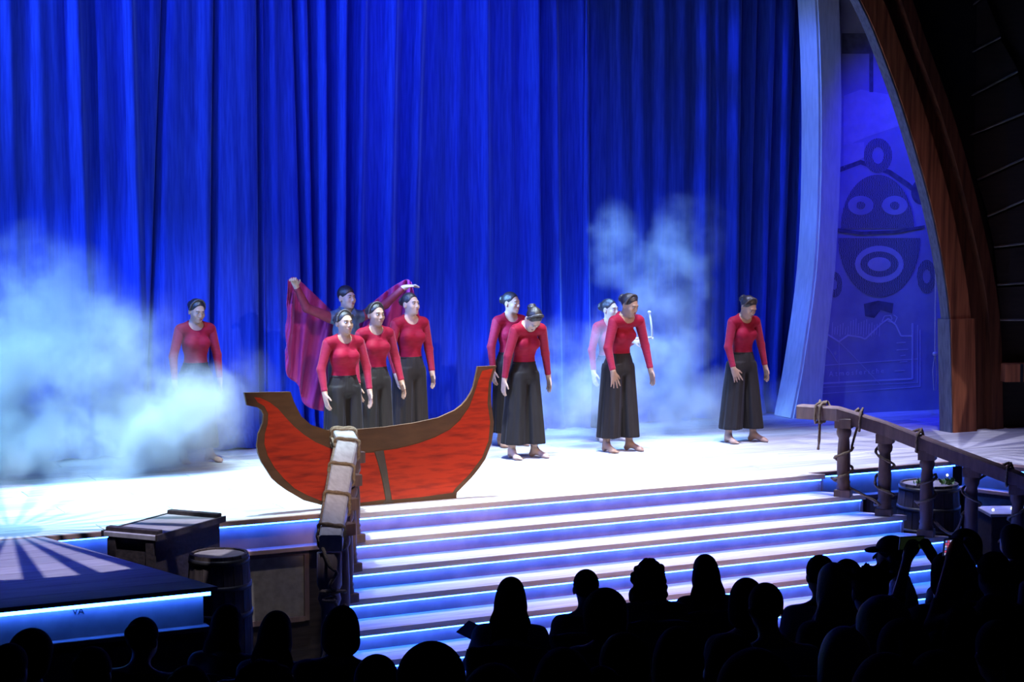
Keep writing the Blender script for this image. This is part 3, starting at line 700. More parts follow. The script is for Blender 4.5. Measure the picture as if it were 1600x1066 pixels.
pts += [k0 + Vector((-.04, -.02, -.1)), Vector((k0.x - .1, k0.y - .05, (k0.z + fz) / 2)), Vector((k0.x - .14, k0.y - .1, fz + .06))]
for i in range(40):
    an = i * 0.55; pts.append(Vector((k0.x - 0.04 + 0.13 * math.cos(an), k0.y - 0.12 + 0.1 * math.sin(an), fz + 0.02 + 0.0022 * i)))
rope('brown hemp rope coiled round the left handrail and trailing to the floor', smooth_curve(pts, len(pts) * 3), 0.0125)
# rope wound down the right railing
pts = []
c0, t0 = along(rt, 0.06)
def around_rail(s, n=12):
    out = []
    for k in range(n + 1):
        an = 2 * math.pi * k / n + 2.2; c, t = along(rt, s + 0.015 * k / n); sd = Vector((t.y, -t.x, 0)).normalized()
        out.append(c + sd * max(-1, min(1, 1.3 * math.cos(an))) * .098 + Vector((0, 0, max(-1, min(1, 1.3 * math.sin(an))) * .088 - .062)))
    return out
def around_post(k, z0, z1, turns, r=0.083, ph=0.0):
    x, y = rpos[k]; n = int(turns * 12)
    return [Vector((x + r * math.cos(ph - 2 * math.pi * turns * i / n), y + r * math.sin(ph - 2 * math.pi * turns * i / n), z0 + (z1 - z0) * i / n)) for i in range(n + 1)]
pts += [c0 + Vector((-.02, -.06, -.4)), c0 + Vector((-.03, -.09, -.25))] + around_rail(0.06) + around_rail(0.075)
c, t = along(rt, 0.13); pts += [c + Vector((0, -.06, -.16))]
pts += around_rail(0.2)
pts += around_post(0, 0.3, -0.02, 1.6, ph=-0.2)
x, y = rpos[1]; pts += [Vector((x - .1, y - .02, -.2))]
pts += around_post(1, -0.24, -0.05, 1.0, ph=2.6) + around_post(1, 0.0, 0.3, 1.2, ph=2.6)
pts += around_rail(0.40)
pts += around_post(2, 0.08, -0.2, 1.7, ph=0.4)
x, y = rpos[2]; pts += [Vector((x + .1, y - .1, -.42)), Vector(((x + rpos[3][0]) / 2, (y + rpos[3][1]) / 2 - .08, -.44))]
pts += around_post(3, -0.3, 0.0, 1.3, ph=2.8)
pts += around_rail(0.70)
pts += around_post(4, -0.1, -0.5, 1.5, ph=0.4)
rope('dark rope winding down the right stair railing from post to post', smooth_curve(pts, len(pts) * 3), 0.0122)

# ------------------------------------------------------------------ trunk, barrels and crate below the stage front
long_ = Vector((0.777, 0.629, 0)).normalized(); short_ = Vector((long_.y, -long_.x, 0))
B0 = Vector((3.28, 13.02, 0)); BL, BW, BT = 0.84, 0.42, 0.1
R = Matrix((long_, -short_, (0, 0, 1))).transposed()
bc = B0 + long_ * BL / 2 + short_ * BW / 2
zb = -1.36
box = thing('trunk', 'dark wooden trunk with a pale lid and two dark battens left of the stairs', 'trunk', (bc.x, bc.y, zb))
part('body', MB().box((bc.x, bc.y, (zb + BT - 0.04) / 2), (BL, BW, BT - 0.04 - zb), R, 0.004), M_DARKWOOD, box)
ld = part('lid', MB().box((bc.x, bc.y, BT - 0.02), (BL + 0.05, BW + 0.05, 0.035), R, 0.005), M_CRATETOP, box)
for s in (-1, 1):
    part('batten', MB().box(bc + long_ * s * (BL / 2 - 0.03) + Vector((0, 0, BT + 0.012)), (0.06, BW + 0.04, 0.035), R, 0.004), M_DARKWOOD, box)
    part('corner_post', MB().box(bc - long_ * (BL / 2 + 0.008) + short_ * s * (BW / 2 - 0.04) + Vector((0, 0, -0.35)), (0.02, 0.07, 0.8), R), M_DARKWOOD, box)
    part('lid_edge', MB().box(bc + short_ * s * (BW / 2 + 0.03) + Vector((0, 0, BT - 0.02)), (BL + 0.06, 0.02, 0.045), R), M_DARKWOOD, ld)

def barrel(label, x, y, z0, z1, r, group='barrels'):
    t = thing('barrel', label, 'barrel', (x, y, z0), 0, group)
    h = z1 - z0; n = 18
    def rad(q): return r * (1 + 0.13 * (1 - (2 * q - 1) ** 2))
    for i in range(n):
        a0, a1 = 2 * math.pi * i / n + 0.012, 2 * math.pi * (i + 1) / n - 0.012
        mb = MB(); v = []
        for q in (0, .2, .5, .8, 1):
            for a in (a0, a1):
                for rr_ in (rad(q), rad(q) - 0.025): v.append((x + rr_ * math.cos(a), y + rr_ * math.sin(a), z0 + h * q))
        f = []
        for j in range(4):
            b = j * 4; f += [(b, b + 2, b + 6, b + 4), (b + 3, b + 1, b + 5, b + 7), (b + 1, b, b + 4, b + 5), (b + 2, b + 3, b + 7, b + 6)]
        f += [(0, 1, 3, 2), (16, 18, 19, 17)]
        part('stave', mb.add(v, f), M_BARREL, t)
    for q in (0.04, 0.2, 0.36, 0.66, 0.82, 0.965):
        part('hoop', MB().lathe([(rad(q - .02) + .001, -0.02), (rad(q - .02) + .006, -0.02), (rad(q + .02) + .006, 0.02), (rad(q + .02) + .001, 0.02)], (x, y, z0 + h * q), 28), M_HOOP, t, smooth=True)
    part('lid', MB().lathe([(r - 0.02, -0.03), (r - 0.02, 0.0)], (x, y, z1 - 0.012), 28), M_LID, t)
    return t
barrel('tall dark barrel with a pale lid standing between the trunk and the stairs', 4.0, 12.62, -1.36, -0.06, 0.215)
barrel('dark staved barrel with green plants on top behind the right railing', 11.05, 13.08, -1.36, -0.10, 0.27)
rp = random.Random(5)
for k, (dx, dy) in enumerate(((-0.06, 0.02), (0.15, -0.1))):
    mb = MB()
    for i in range(46):
        a = rp.uniform(0, 6.28); rr_ = rp.uniform(0, .09); b = Vector((11.05 + dx + rr_ * math.cos(a), 13.08 + dy + rr_ * math.sin(a) * .7, -0.112))
        tip = b + Vector((rp.uniform(-.05, .05), rp.uniform(-.05, .05), rp.uniform(.03, .07))); s = Vector((rp.uniform(-1, 1), rp.uniform(-1, 1), .2)).normalized() * .014
        mb.add([b, (b + tip) / 2 + s, tip, (b + tip) / 2 - s], [(0, 1, 2, 3)])
    solo('plant', mb, M_MOSS, ['small green plant on the left of the barrel lid behind the right railing', 'small green plant beside a tiny light on the right of the barrel lid'][k], 'plant', group='plants on the barrel', loc=(11.05 + dx, 13.08 + dy, -0.112))
def glint(label, p):
    solo('fairy_light', MB().ball(p, 0.011, 8, 6), mat('tiny lamp', (0.8, 0.8, 0.8), emit=(0.7, 0.8, 1.0), emit_s=6.0), label, 'light', True, 'tiny lights', p)
glint('tiny white light among the plants on the right barrel lid', (11.2, 13.0, -0.03))
cr = Vector((11.66, 12.62, 0)); cz0, cz1 = -1.36, -0.35
Rc = Matrix.Rotation(-0.42, 3, 'Z')
crt = thing('crate', 'dark wooden chest with a white rope handle behind the right railing', 'chest', (cr.x, cr.y, cz0))
part('body', MB().box((cr.x, cr.y, (cz0 + cz1) / 2 - 0.01), (0.52, 0.4, cz1 - cz0 - 0.02), Rc, 0.006), M_DARKWOOD, crt)
part('lid', MB().box((cr.x, cr.y, cz1), (0.55, 0.43, 0.03), Rc, 0.005), M_CRATETOP, crt)
part('board', MB().box(cr + Rc @ Vector((0, -0.205, 0)) + Vector((0, 0, -0.44)), (0.51, 0.012, 0.12), Rc, 0.003), M_DARKWOOD, crt)
for dz in (-0.62, -0.8, -1.0): part('board', MB().box(cr + Rc @ Vector((0, -0.205, 0)) + Vector((0, 0, dz)), (0.51, 0.012, 0.16), Rc, 0.003), M_DARKWOOD, crt)
hp = cr + Rc @ Vector((-0.02, -0.215, 0)) + Vector((0, 0, -0.44))
part('rope_handle', MB().tube([hp + Rc @ Vector((.06 * math.cos(a), -.02 * math.sin(-a), 0)) + Vector((0, 0, .13 * math.sin(a))) for a in [math.pi + math.pi * i / 10 for i in range(11)]], 0.009, 5), M_CORD, crt, label='white rope handle')
for q, (dx, dy) in enumerate(((-.2, -.05), (.0, .02), (.15, -.08))):
    p = cr + Rc @ Vector((dx, dy, 0)) + Vector((0, 0, cz1 + 0.024))
    glint('tiny white light lying on the %s of the dark chest lid' % ['left', 'middle', 'right'][q], p)
# white cards on the stairs
for lab, px, py, k in (('small white card lying flat against the fifth stair riser', 1301, 849, 4),):
    p = at_z(px, py, -RISE * k + 0.001)
    solo('card', MB().box(p + Vector((0, 0.05, 0.03)), (0.075, 0.004, 0.03)), M_PIPE, 'small white card standing on a stair tread near the right railing', 'card', loc=p)

# ------------------------------------------------------------------ signed distance modelling of figures
class SDF:
    def __init__(s, vox): s.h = vox; s.ops = []
    def cone(s, a, b, r1, r2, k=0.02, sub=False):
        a = np.array(a, float); b = np.array(b, float); R = max(r1, r2)
        def f(X, Y, Z):
            ab = b - a; L = max(float(ab @ ab), 1e-9)
            px, py, pz = X - a[0], Y - a[1], Z - a[2]
            t = np.clip((px * ab[0] + py * ab[1] + pz * ab[2]) / L, 0, 1)
            return np.sqrt((px - t * ab[0]) ** 2 + (py - t * ab[1]) ** 2 + (pz - t * ab[2]) ** 2) - (r1 + (r2 - r1) * t)
        s.ops.append((np.minimum(a, b) - R, np.maximum(a, b) + R, f, k, sub)); return s
    def ell(s, c, r, R=None, k=0.02, sub=False):
        c = np.array(c, float); r = np.array(r, float); M = np.eye(3) if R is None else np.array(R, float).T
        def f(X, Y, Z):
            px, py, pz = X - c[0], Y - c[1], Z - c[2]
            q = [M[i, 0] * px + M[i, 1] * py + M[i, 2] * pz for i in range(3)]
            k0 = np.sqrt(sum((q[i] / r[i]) ** 2 for i in range(3))); k1 = np.sqrt(sum((q[i] / r[i] ** 2) ** 2 for i in range(3)))
            return k0 * (k0 - 1) / np.maximum(k1, 1e-6)
        e = np.abs(M.T) @ r
        s.ops.append((c - e, c + e, f, k, sub)); return s
    def fn(s, lo, hi, f, k=0.02, sub=False):
        s.ops.append((np.array(lo, float), np.array(hi, float), f, k, sub)); return s
    def mesh(s, name, mats, offset=(0, 0, 0)):
        h = s.h; add = [o for o in s.ops if not o[4]]
        lo = np.min([o[0] for o in add], 0) - 3 * h; hi = np.max([o[1] for o in add], 0) + 3 * h
        n = np.ceil((hi - lo) / h).astype(int) + 1
        D = np.full(n, 1.0, np.float32)
        ax = [(lo[i] + h * np.arange(n[i])).astype(np.float32) for i in range(3)]
        for a, b, f, k, sub in s.ops:
            m = 2 * k + 3 * h
            i0 = np.clip(np.floor((a - m - lo) / h).astype(int), 0, n); i1 = np.clip(np.ceil((b + m - lo) / h).astype(int) + 1, 0, n)
            if np.any(i1 <= i0): continue
            sl = tuple(slice(p, q) for p, q in zip(i0, i1))
            d = f(ax[0][sl[0]][:, None, None], ax[1][sl[1]][None, :, None], ax[2][sl[2]][None, None, :])
            A = D[sl]
            if sub:
                d = -d; t = np.maximum(k - np.abs(A - d), 0) / max(k, 1e-6); D[sl] = np.maximum(A, d) + t * t * k * 0.25
            else:
                t = np.maximum(k - np.abs(A - d), 0) / max(k, 1e-6); D[sl] = np.minimum(A, d) - t * t * k * 0.25
        I = D < 0
        c = np.zeros(n - 1, np.uint8); cor = [(x, y, z) for x in (0, 1) for y in (0, 1) for z in (0, 1)]
        for x, y, z in cor: c += I[x:n[0] - 1 + x, y:n[1] - 1 + y, z:n[2] - 1 + z]
        act = (c > 0) & (c < 8); idx = np.argwhere(act)
        ids = np.full(n - 1, -1, np.int32); ids[act] = np.arange(len(idx))
        V = np.stack([D[idx[:, 0] + x, idx[:, 1] + y, idx[:, 2] + z] for x, y, z in cor], 1)
        acc = np.zeros((len(idx), 3)); cnt = np.zeros(len(idx))
        for p in range(8):
            for q in range(p + 1, 8):
                cp, cq = np.array(cor[p]), np.array(cor[q])
                if np.abs(cp - cq).sum() != 1: continue
                va, vb = V[:, p], V[:, q]; m = (va < 0) != (vb < 0)
                t = np.where(m, va / np.where(m, va - vb, 1), 0)
                acc += (cp + t[:, None] * (cq - cp)) * m[:, None]; cnt += m
        P = (idx + acc / cnt[:, None]) * h + lo - np.array(offset)
        quads = []
        for axis in range(3):
            sl0 = [slice(1, -1)] * 3; sl1 = [slice(1, -1)] * 3
            sl0[axis] = slice(0, -1); sl1[axis] = slice(1, None)
            A, B = I[tuple(sl0)], I[tuple(sl1)]
            e = np.argwhere(A != B)
            if not len(e): continue
            inside = A[tuple(e.T)]
            g = e.copy(); o = [i for i in range(3) if i != axis]; g[:, o[0]] += 1; g[:, o[1]] += 1
            def cell(du, dv):
                w = g.copy(); w[:, o[0]] -= du; w[:, o[1]] -= dv; return ids[tuple(w.T)]
            qd = np.stack([cell(1, 1), cell(0, 1), cell(0, 0), cell(1, 0)], 1)
            fl = inside if axis != 1 else ~inside
            qd[~fl] = qd[~fl][:, ::-1]
            quads.append(qd)
        Q = np.concatenate(quads); Q = Q[(Q >= 0).all(1)]
        me = bpy.data.meshes.new(name)
        me.vertices.add(len(P)); me.vertices.foreach_set('co', P.astype(np.float32).ravel())
        me.loops.add(len(Q) * 4); me.loops.foreach_set('vertex_index', Q.ravel().astype(np.int32))
        me.polygons.add(len(Q)); me.polygons.foreach_set('loop_start', np.arange(0, len(Q) * 4, 4, dtype=np.int32))
        me.polygons.foreach_set('use_smooth', np.ones(len(Q), bool))
        for m_ in (mats if isinstance(mats, (list, tuple)) else [mats]): me.materials.append(m_)
        me.update(calc_edges=True); me.validate()
        return me

def half(p, n):                                                   # half-space on the +n side of p
    p = np.array(p, float); n = np.array(n, float) / np.linalg.norm(n)
    return lambda X, Y, Z: -((X - p[0]) * n[0] + (Y - p[1]) * n[1] + (Z - p[2]) * n[2])
RX = lambda a: np.array(Matrix.Rotation(a, 3, 'X'))
def np_(v): return np.array(v, float)

def performer(label, px, Zd=None, xy=None, H=1.58, rotz=0.0, lean=0.0, hunch=0.0, head=(0, 0, 0), armL=None, armR=None, handL=None, handR=None,
              feet=None, male=False, skin=0, wide=1.0, bun=True, band=True, flare=1.0, arms_raised=False, hem=0.145, hair_tail=0.0):
    """figure faces -Y locally, +X is its left hand side; arms = (upper arm dir, forearm dir)"""
    t = thing('person', label, 'person', (xy[0], xy[1], 0.0), rotz)
    s = H / 1.6
    V = np_
    Wp = V((0, 0.0, 0.97 * s)); A = RX(lean * 0.55); Bm = RX(lean); 
    def chest(p): return Wp + A @ (V(p) * s - Wp)
    ch = chest((0, 0, 1.17))
    def up(p): return ch + Bm @ (V(p) * s - V((0, 0, 1.17 * s)))
    shx = 0.158 * wide
    drop = 0.0
    sh = {1: up((shx * 1, 0.005 - hunch * 0.06, 1.305 + hunch * 0.02)), -1: up((-shx, 0.005 - hunch * 0.06, 1.305 + hunch * 0.02))}
    nb = up((0, 0.012 - hunch * 0.02, 1.345)); 
    pit, yaw_, rol = head
    HR = np.array(Matrix.Rotation(yaw_, 3, 'Z') @ Matrix.Rotation(pit + lean * 0.5, 3, 'X') @ Matrix.Rotation(rol, 3, 'Y'))
    npv = up((0, 0.005 - hunch * 0.03, 1.405))
    hc = npv + HR @ (V((0, -0.015, 0.092)))
    hs = 0.97 if not male else 1.0
    def hp(p): return hc + HR @ (V(p) * hs)
    feet = feet or ((0.1, 0.0, -0.25), (-0.1, 0.0, 0.25))          # (x, y, outward turn) left, right
    vox = 0.0065
    body = SDF(vox)
    kb = 0.035
    def torso(sd, g=0.0, k=0.04):
        sd.ell((0, 0.012 * s, 0.875 * s), V((0.136 * wide + g, 0.1 + g, 0.115 + g)) * s, None, k)
        sd.ell((0.06 * s, 0.045 * s, 0.85 * s), V((0.076 + g, 0.076 + g, 0.09 + g)) * s, None, k); sd.ell((-0.06 * s, 0.045 * s, 0.85 * s), V((0.076 + g, 0.076 + g, 0.09 + g)) * s, None, k)
        sd.ell(Wp + V((0, 0.005, 0.01)), V((0.112 * wide + g, 0.085 + g, 0.13 + g)) * s, None, k)
        sd.ell(chest((0, 0.0, 1.165)), V((0.13 * wide + g, 0.094 + g, 0.165 + g)) * s, A, k)
        sd.cone(sh[1] * .86 + nb * .14, sh[-1] * .86 + nb * .14, (0.052 + g) * s, (0.052 + g) * s, k)
        if not male:
            for q in (-1, 1): sd.ell(chest((0.062 * q * wide, -0.068, 1.175)), V((0.06 + g, 0.05 + g, 0.056 + g)) * s, A, 0.03)
        for q in (-1, 1): sd.cone(up((0.035 * q, 0.015, 1.37)), sh[q] * .75 + nb * .25, (0.034 + g) * s, (0.036 + g) * s, 0.03)
    torso(body)
    body.cone(nb - V((0, 0, .02)), hp((0, 0.012, -0.06)), 0.05 * s, 0.046 * s, 0.025)
    arm_pts = {}
    for q, ar in ((1, armL), (-1, armR)):
        ud, fd = ar or ((0.16 * q, 0.03, -1), (0.06 * q, -0.2, -1))
        if isinstance(ud, str):                                    # reach for a point with the elbow towards a pole
            tg, pole = V(fd[0]), V(fd[1]); v0 = tg - sh[q]; L0 = min(np.linalg.norm(v0), 0.495 * s); v0 = v0 / np.linalg.norm(v0)
            a_, b_ = 0.265 * s, 0.235 * s; c_ = (a_ * a_ + L0 * L0 - b_ * b_) / (2 * a_ * L0); pl = pole - v0 * (pole @ v0); pl /= np.linalg.norm(pl)
            ud = v0 * c_ + pl * math.sqrt(max(0, 1 - c_ * c_)); fd = v0 * L0 - ud * a_
        ud = V(ud) / np.linalg.norm(ud); fd = V(fd) / np.linalg.norm(fd)
        S0 = sh[q]; E = S0 + ud * 0.265 * s; Wr = E + fd * 0.235 * s
        arm_pts[q] = (S0, E, Wr, ud, fd)
        body.cone(S0, E, 0.047 * s, 0.036 * s, 0.03); body.cone(E, Wr, 0.037 * s, 0.025 * s, 0.02)
        hd = {1: handL, -1: handR}[q] or {}
        d = V(hd.get('d', fd)); d = d / np.linalg.norm(d)
        nrm = V(hd.get('n', (-q, 0, 0))); nrm = nrm - d * (nrm @ d); nrm /= np.linalg.norm(nrm)
        sd_ = np.cross(nrm, d) * (1 if q > 0 else -1)              # thumb side
        if 'thumb' in hd and sd_ @ V(hd['thumb']) < 0: sd_ = -sd_
        curl = hd.get('curl', 0.35); spread = hd.get('spread', 0.12)
        Rh = np.stack([sd_, nrm, d], 1)
        body.cone(Wr, Wr + d * 0.03, 0.025 * s, 0.025 * s, 0.015)
        body.ell(Wr + d * 0.05, (0.037, 0.0165, 0.05), Rh, 0.014)
        for i, (off, ln) in enumerate(((0.028, .078), (0.0095, .088), (-0.0095, .082), (-0.027, .064))):
            fdv = d + sd_ * spread * (off / 0.02) * 0.6; fdv /= np.linalg.norm(fdv)
            p0 = Wr + d * 0.085 + sd_ * off; cu = curl
            p1 = p0 + (fdv * math.cos(cu * .5) + nrm * math.sin(cu * .5)) * ln * 0.5
            p2 = p1 + (fdv * math.cos(cu * 1.3) + nrm * math.sin(cu * 1.3)) * ln * 0.5
            body.cone(p0 - d * 0.02, p1, 0.0092, 0.0085, 0.005); body.cone(p1, p2, 0.0085, 0.0068, 0.004)
        t0 = Wr + d * 0.03 + sd_ * 0.026; td = d * 0.75 + sd_ * 0.62 + nrm * 0.25; td /= np.linalg.norm(td)
        t1 = t0 + td * 0.04; td2 = td * 0.8 + d * 0.4 + nrm * 0.15; td2 /= np.linalg.norm(td2)
        body.cone(t0 - td * 0.012, t1, 0.0125, 0.010, 0.008); body.cone(t1, t1 + td2 * 0.032, 0.010, 0.0078, 0.004)
    fp = {}
    for q, (fx, fy, turn) in ((1, feet[0]), (-1, feet[1])):
        hip = V((0.076 * q * wide, 0.01, 0.86)) * s; ank = V((fx, fy + 0.02, 0.075)); fd = V((math.sin(turn) * 1.0, -math.cos(turn), 0))
        kn = (hip + ank) / 2 + V((0, -0.02, 0.02)); fp[q] = ank
        body.cone(hip, kn, 0.07 * s, 0.054 * s, 0.03); body.cone(kn, kn * .55 + ank * .45 + V((0, 0.012, 0)), 0.055 * s, 0.05 * s, 0.03)
        body.cone(kn * .55 + ank * .45 + V((0, .012, 0)), ank, 0.05 * s, 0.034 * s, 0.03)
        side = V((fd[1], -fd[0], 0)) * (-1)
        body.cone(ank, ank - fd * 0.03 + V((0, 0, -.045)), 0.034, 0.029, 0.02)
        body.cone(ank + fd * 0.01 + V((0, 0, -.01)), V((*(ank + fd * 0.12)[:2], 0.026)), 0.034, 0.025, 0.03)
        body.ell(V((*(ank + fd * 0.12)[:2], 0.022)), (0.04, 0.045, 0.022), np.stack([side, fd, V((0, 0, 1))], 1), 0.02)
        for i in range(5):
            b = V((*(ank + fd * (0.145 - 0.006 * i * i * 0.4) + side * q * (0.027 - 0.0135 * i) * -1)[:2], 0.0155))
            body.cone(b, b + fd * (0.032 - 0.003 * i), 0.0125 if i == 0 else 0.0095, 0.010 if i == 0 else 0.008, 0.005)
    # head
    def he(c, r, k=0.02, sub=False, R=None): body.ell(hp(c), V(r) * hs, HR if R is None else HR @ R, k, sub)
    he((0, 0.014, 0.03), (0.072, 0.09, 0.082)); he((0, -0.022, -0.022), (0.06, 0.07, 0.082), 0.03)
    he((0, -0.04, -0.07), (0.042 if not male else 0.047, 0.042, 0.036), 0.03); he((0, -0.074, -0.092), (0.02, 0.016, 0.016), 0.02)
    body.cone(hp((-0.03, -0.08, 0.022)), hp((0.03, -0.08, 0.022)), 0.011, 0.011, 0.015)
    for q in (-1, 1):
        he((0.036 * q, -0.062, -0.028), (0.024, 0.022, 0.024), 0.02)
        he((0.03 * q, -0.1, 0.003), (0.017, 0.014, 0.0105), 0.012, True)
        he((0.074 * q, 0.008, -0.008), (0.011, 0.02, 0.032), 0.006); he((0.084 * q, 0.004, -0.006), (0.006, 0.011, 0.02), 0.006, True)
        he((0.0105 * q, -0.097, -0.033), (0.0078, 0.008, 0.0065), 0.006)
    body.cone(hp((0, -0.086, 0.012)), hp((0, -0.104, -0.028)), 0.0075, 0.0098, 0.01)
    he((0, -0.087, -0.058), (0.024, 0.012, 0.014), 0.012)
    bo_ = link('body', body.mesh('body', M_SKIN[skin]), t)
    Hm = Matrix(HR.tolist()).to_3x3()
    for q in (-1, 1):
        e = MB().ball(hp((0.0305 * q, -0.0805, 0.003)), (0.0122, 0.0105, 0.0062), 10, 7, Hm)
        ey = part('eye', e, M_EYE, t, True, True)
        part('iris', MB().ball(hp((0.0305 * q, -0.0875, 0.003)), (0.0055, 0.0045, 0.0054), 8, 6, Hm), M_IRIS, ey, True, True)
        part('eyebrow', MB().tube([hp((0.015 * q, -0.0925, 0.0215)), hp((0.032 * q, -0.089, 0.0265)), hp((0.049 * q, -0.0755, 0.021))], lambda u: 0.0034 - 0.0014 * u, 5), M_IRIS, t, True, True)
    lp = MB()
    lp.ball(hp((0, -0.0965, -0.0545)), (0.02, 0.0065, 0.0048), 10, 6, Hm); lp.ball(hp((0, -0.096, -0.0635)), (0.0175, 0.0075, 0.0055), 10, 6, Hm)
    part('lips', lp, M_LIPS, t, True, True)
    # hair
    hr = SDF(0.0065)
    def hh(c, r, k=0.02, sub=False): hr.ell(hp(c), V(r) * hs, HR, k, sub)
    if male:
        hh((0, 0.016, 0.036), (0.079, 0.096, 0.089)); hh((0, -0.12, -0.02), (0.1, 0.085, 0.088), 0.01, True); hh((0, 0.03, -0.11), (0.12, 0.14, 0.075), 0.01, True)
        for q in (-1, 1): hh((0.085 * q, 0.005, -0.02), (0.03, 0.03, 0.045), 0.005, True)
    else:
        hh((0, 0.018, 0.034), (0.078, 0.096, 0.087)); hh((0, -0.118, -0.004), (0.098, 0.085, 0.098), 0.008, True); hh((0, -0.02, -0.115), (0.12, 0.12, 0.085), 0.008, True)
        for q in (-1, 1): hh((0.085 * q, 0.0, -0.022), (0.028, 0.026, 0.042), 0.005, True)
    if bun:
        hh((0, 0.112, 0.028), (0.042, 0.036, 0.042), 0.012)
        for i in range(8):
            a = i * math.pi / 4; hh((0.03 * math.cos(a), 0.118, 0.028 + 0.03 * math.sin(a)), (0.017, 0.024, 0.017), 0.006)
    if hair_tail:
        hr.cone(hp((0, 0.1, 0.0)), hp((0, 0.1, -hair_tail)), 0.025, 0.012, 0.02)
    ho = link('hair', hr.mesh('hair', M_HAIR), t)
    if band:
        b = MB()
        for ph in (0, 2 * math.pi / 3, 4 * math.pi / 3):
            P = []
            for i in range(61):
                a = math.radians(-12 + 204 * i / 60); w = 9.5 * 2 * math.pi * i / 60 + ph
                rr_ = 1.0 + 0.07 * math.cos(w)
                P.append(hp((0.081 * math.cos(a) * rr_, -0.006 - 0.012 * math.sin(a) + 0.008 * math.sin(w), 0.03 + 0.089 * math.sin(a) * rr_)))
            b.tube(P, 0.0066, 5)
        part('braided_headband', b, M_BRAID, ho, True, True)
    # red top and sleeves
    tp = SDF(0.0085)
    torso(tp, 0.007)
    for q in (-1, 1): tp.cone(sh[q], sh[q] * .9 + arm_pts[q][1] * .1, 0.05 * s, 0.048 * s, 0.025)
    tp.fn((-1, -1, 0), (1, 1, 0.955 * s), half((0, 0, 0.955 * s), (0, 0, -1)), 0.004, True)
    nk = up((0, -0.052, 1.385))
    tp.ell(nk, V((0.082, 0.08, 0.085)) * s, Bm, 0.006, True); tp.cone(nb, hp((0, 0.01, -0.07)), 0.058 * s, 0.058 * s, 0.004, True)
    to = link('top', tp.mesh('top', M_JACKET if male else M_TOP), t)
    for q in (-1, 1):
        S0, E, Wr, ud, fd = arm_pts[q]
        sl = SDF(0.0075)
        sl.cone(S0, E, 0.0535 * s, 0.042 * s, 0.02); sl.cone(E, E * .12 + Wr * .88, 0.043 * s, 0.031 * s, 0.015)
        sl.cone(E * .15 + Wr * .85, E * .12 + Wr * .88, 0.032 * s, 0.033 * s, 0.004)
        so = link('sleeve', sl.mesh('sleeve', M_MAROON if male else M_SLEEVE), to)
    if male:
        cb = MB()
        for q in (-1, 1):
            c0 = up((0.0, -0.085, 1.335)); c1 = up((0.055 * q, -0.06, 1.40)); c2 = up((0.06 * q, -0.09, 1.335)); c3 = up((0.07 * q, 0.02, 1.41))
            cb.prism([Vector(c0), Vector(c1), Vector(c3), Vector(c2)], (0, -0.008, 0.004))
        part('collar', cb, M_JACKET, to, False, True)
    # wide trousers
    tr = SDF(0.0095)
    zt, zc = 0.985 * s, 0.80 * s
    wh = 0.5 * (abs(fp[1][0]) + abs(fp[-1][0])) * 0.84 + 0.106 * flare * s         # half width at the hem
    def half_w(Z):
        a = np.clip((zt - Z) / (zt - 0.84 * s), 0, 1); b = np.clip((0.92 * s - Z) / (0.92 * s - hem), 0, 1.1)
        return 0.114 * wide * s + 0.05 * wide * s * a * (1.5 - 0.5 * a) + (wh - 0.164 * wide * s) * b
    def hip_f(X, Y, Z):
        u = np.clip((zt - Z) / (zt - 0.84 * s), 0, 1.15); dx, dy = X, Y - 0.008 - 0.012 * u
        th = np.arctan2(dy, dx)
        rip = 1 + 0.022 * np.cos(24 * th + 1.5 * u) * np.clip(1.2 - u, 0, 1) + 0.012 * np.cos(11 * th) * np.clip(1.3 - u, 0, 1)
        rx = half_w(Z) * rip; ry = (0.092 + 0.036 * np.sqrt(u)) * rip * s
        d = (np.sqrt((dx / rx) ** 2 + (dy / ry) ** 2) - 1) * np.minimum(rx, ry) * 0.8
        e = 0.76 * s - Z; k = np.maximum(0.08 - np.abs(d - e), 0) / 0.08
        return np.maximum(d, e) + k * k * 0.08 * 0.25
    tr.fn((-0.25, -0.2, 0.75 * s), (0.25, 0.22, zt + 0.01), hip_f, 0.012)
    for q in (-1, 1):
        fx, fy = fp[q][0], fp[q][1]
        def leg_f(X, Y, Z, fx=fx, fy=fy, q=q):
            u = np.clip((0.92 * s - Z) / (0.92 * s - hem), 0, 1.1)
            rx0 = (0.092 + (0.106 * flare - 0.092) * u) * s
            cx = q * (half_w(Z) - rx0); cy = 0.02 + (fy - 0.02) * u
            dx, dy = X - cx, Y - cy
            th = np.arctan2(dy, dx)
            rip = 1 + 0.06 * u * np.cos(7 * th + q * 1.1 + 0.8 * u) + 0.03 * np.clip(u * 2, 0, 1) * np.cos(13 * th + 2.0 * q)
            rx = rx0 * rip; ry = (0.12 + (0.135 * flare - 0.12) * u) * rip * s
            return np.maximum((np.sqrt((dx / rx) ** 2 + (dy / ry) ** 2) - 1) * np.minimum(rx, ry) * 0.8, Z - 0.88 * s)
        tr.fn((-0.3, min(0.02, fy) - 0.22, hem), (0.3, max(0.02, fy) + 0.22, 0.89 * s), leg_f, 0.014)
    tr.fn((-1, -1, zt), (1, 1, 1.2), half((0, 0, zt), (0, 0, 1)), 0.004, True)
    tr.fn((-1, -1, -0.2), (1, 1, hem), half((0, 0, hem), (0, 0, -1)), 0.004, True)
    tro = link('trousers', tr.mesh('trousers', M_TROUSER), t)
    wb = MB()
    P = [(0.114 * wide * s * math.cos(a), 0.008 + 0.088 * s * math.sin(a), zt - 0.01) for a in [2 * math.pi * i / 36 for i in range(36)]]
    wb.tube(P, 0.0135, 6, closed=True)
    part('waistband', wb, M_TROUSER, tro, True, True)
    t['_pts'] = 0; del t['_pts']
    return t, dict(wr={q: arm_pts[q][2] for q in (1, -1)})

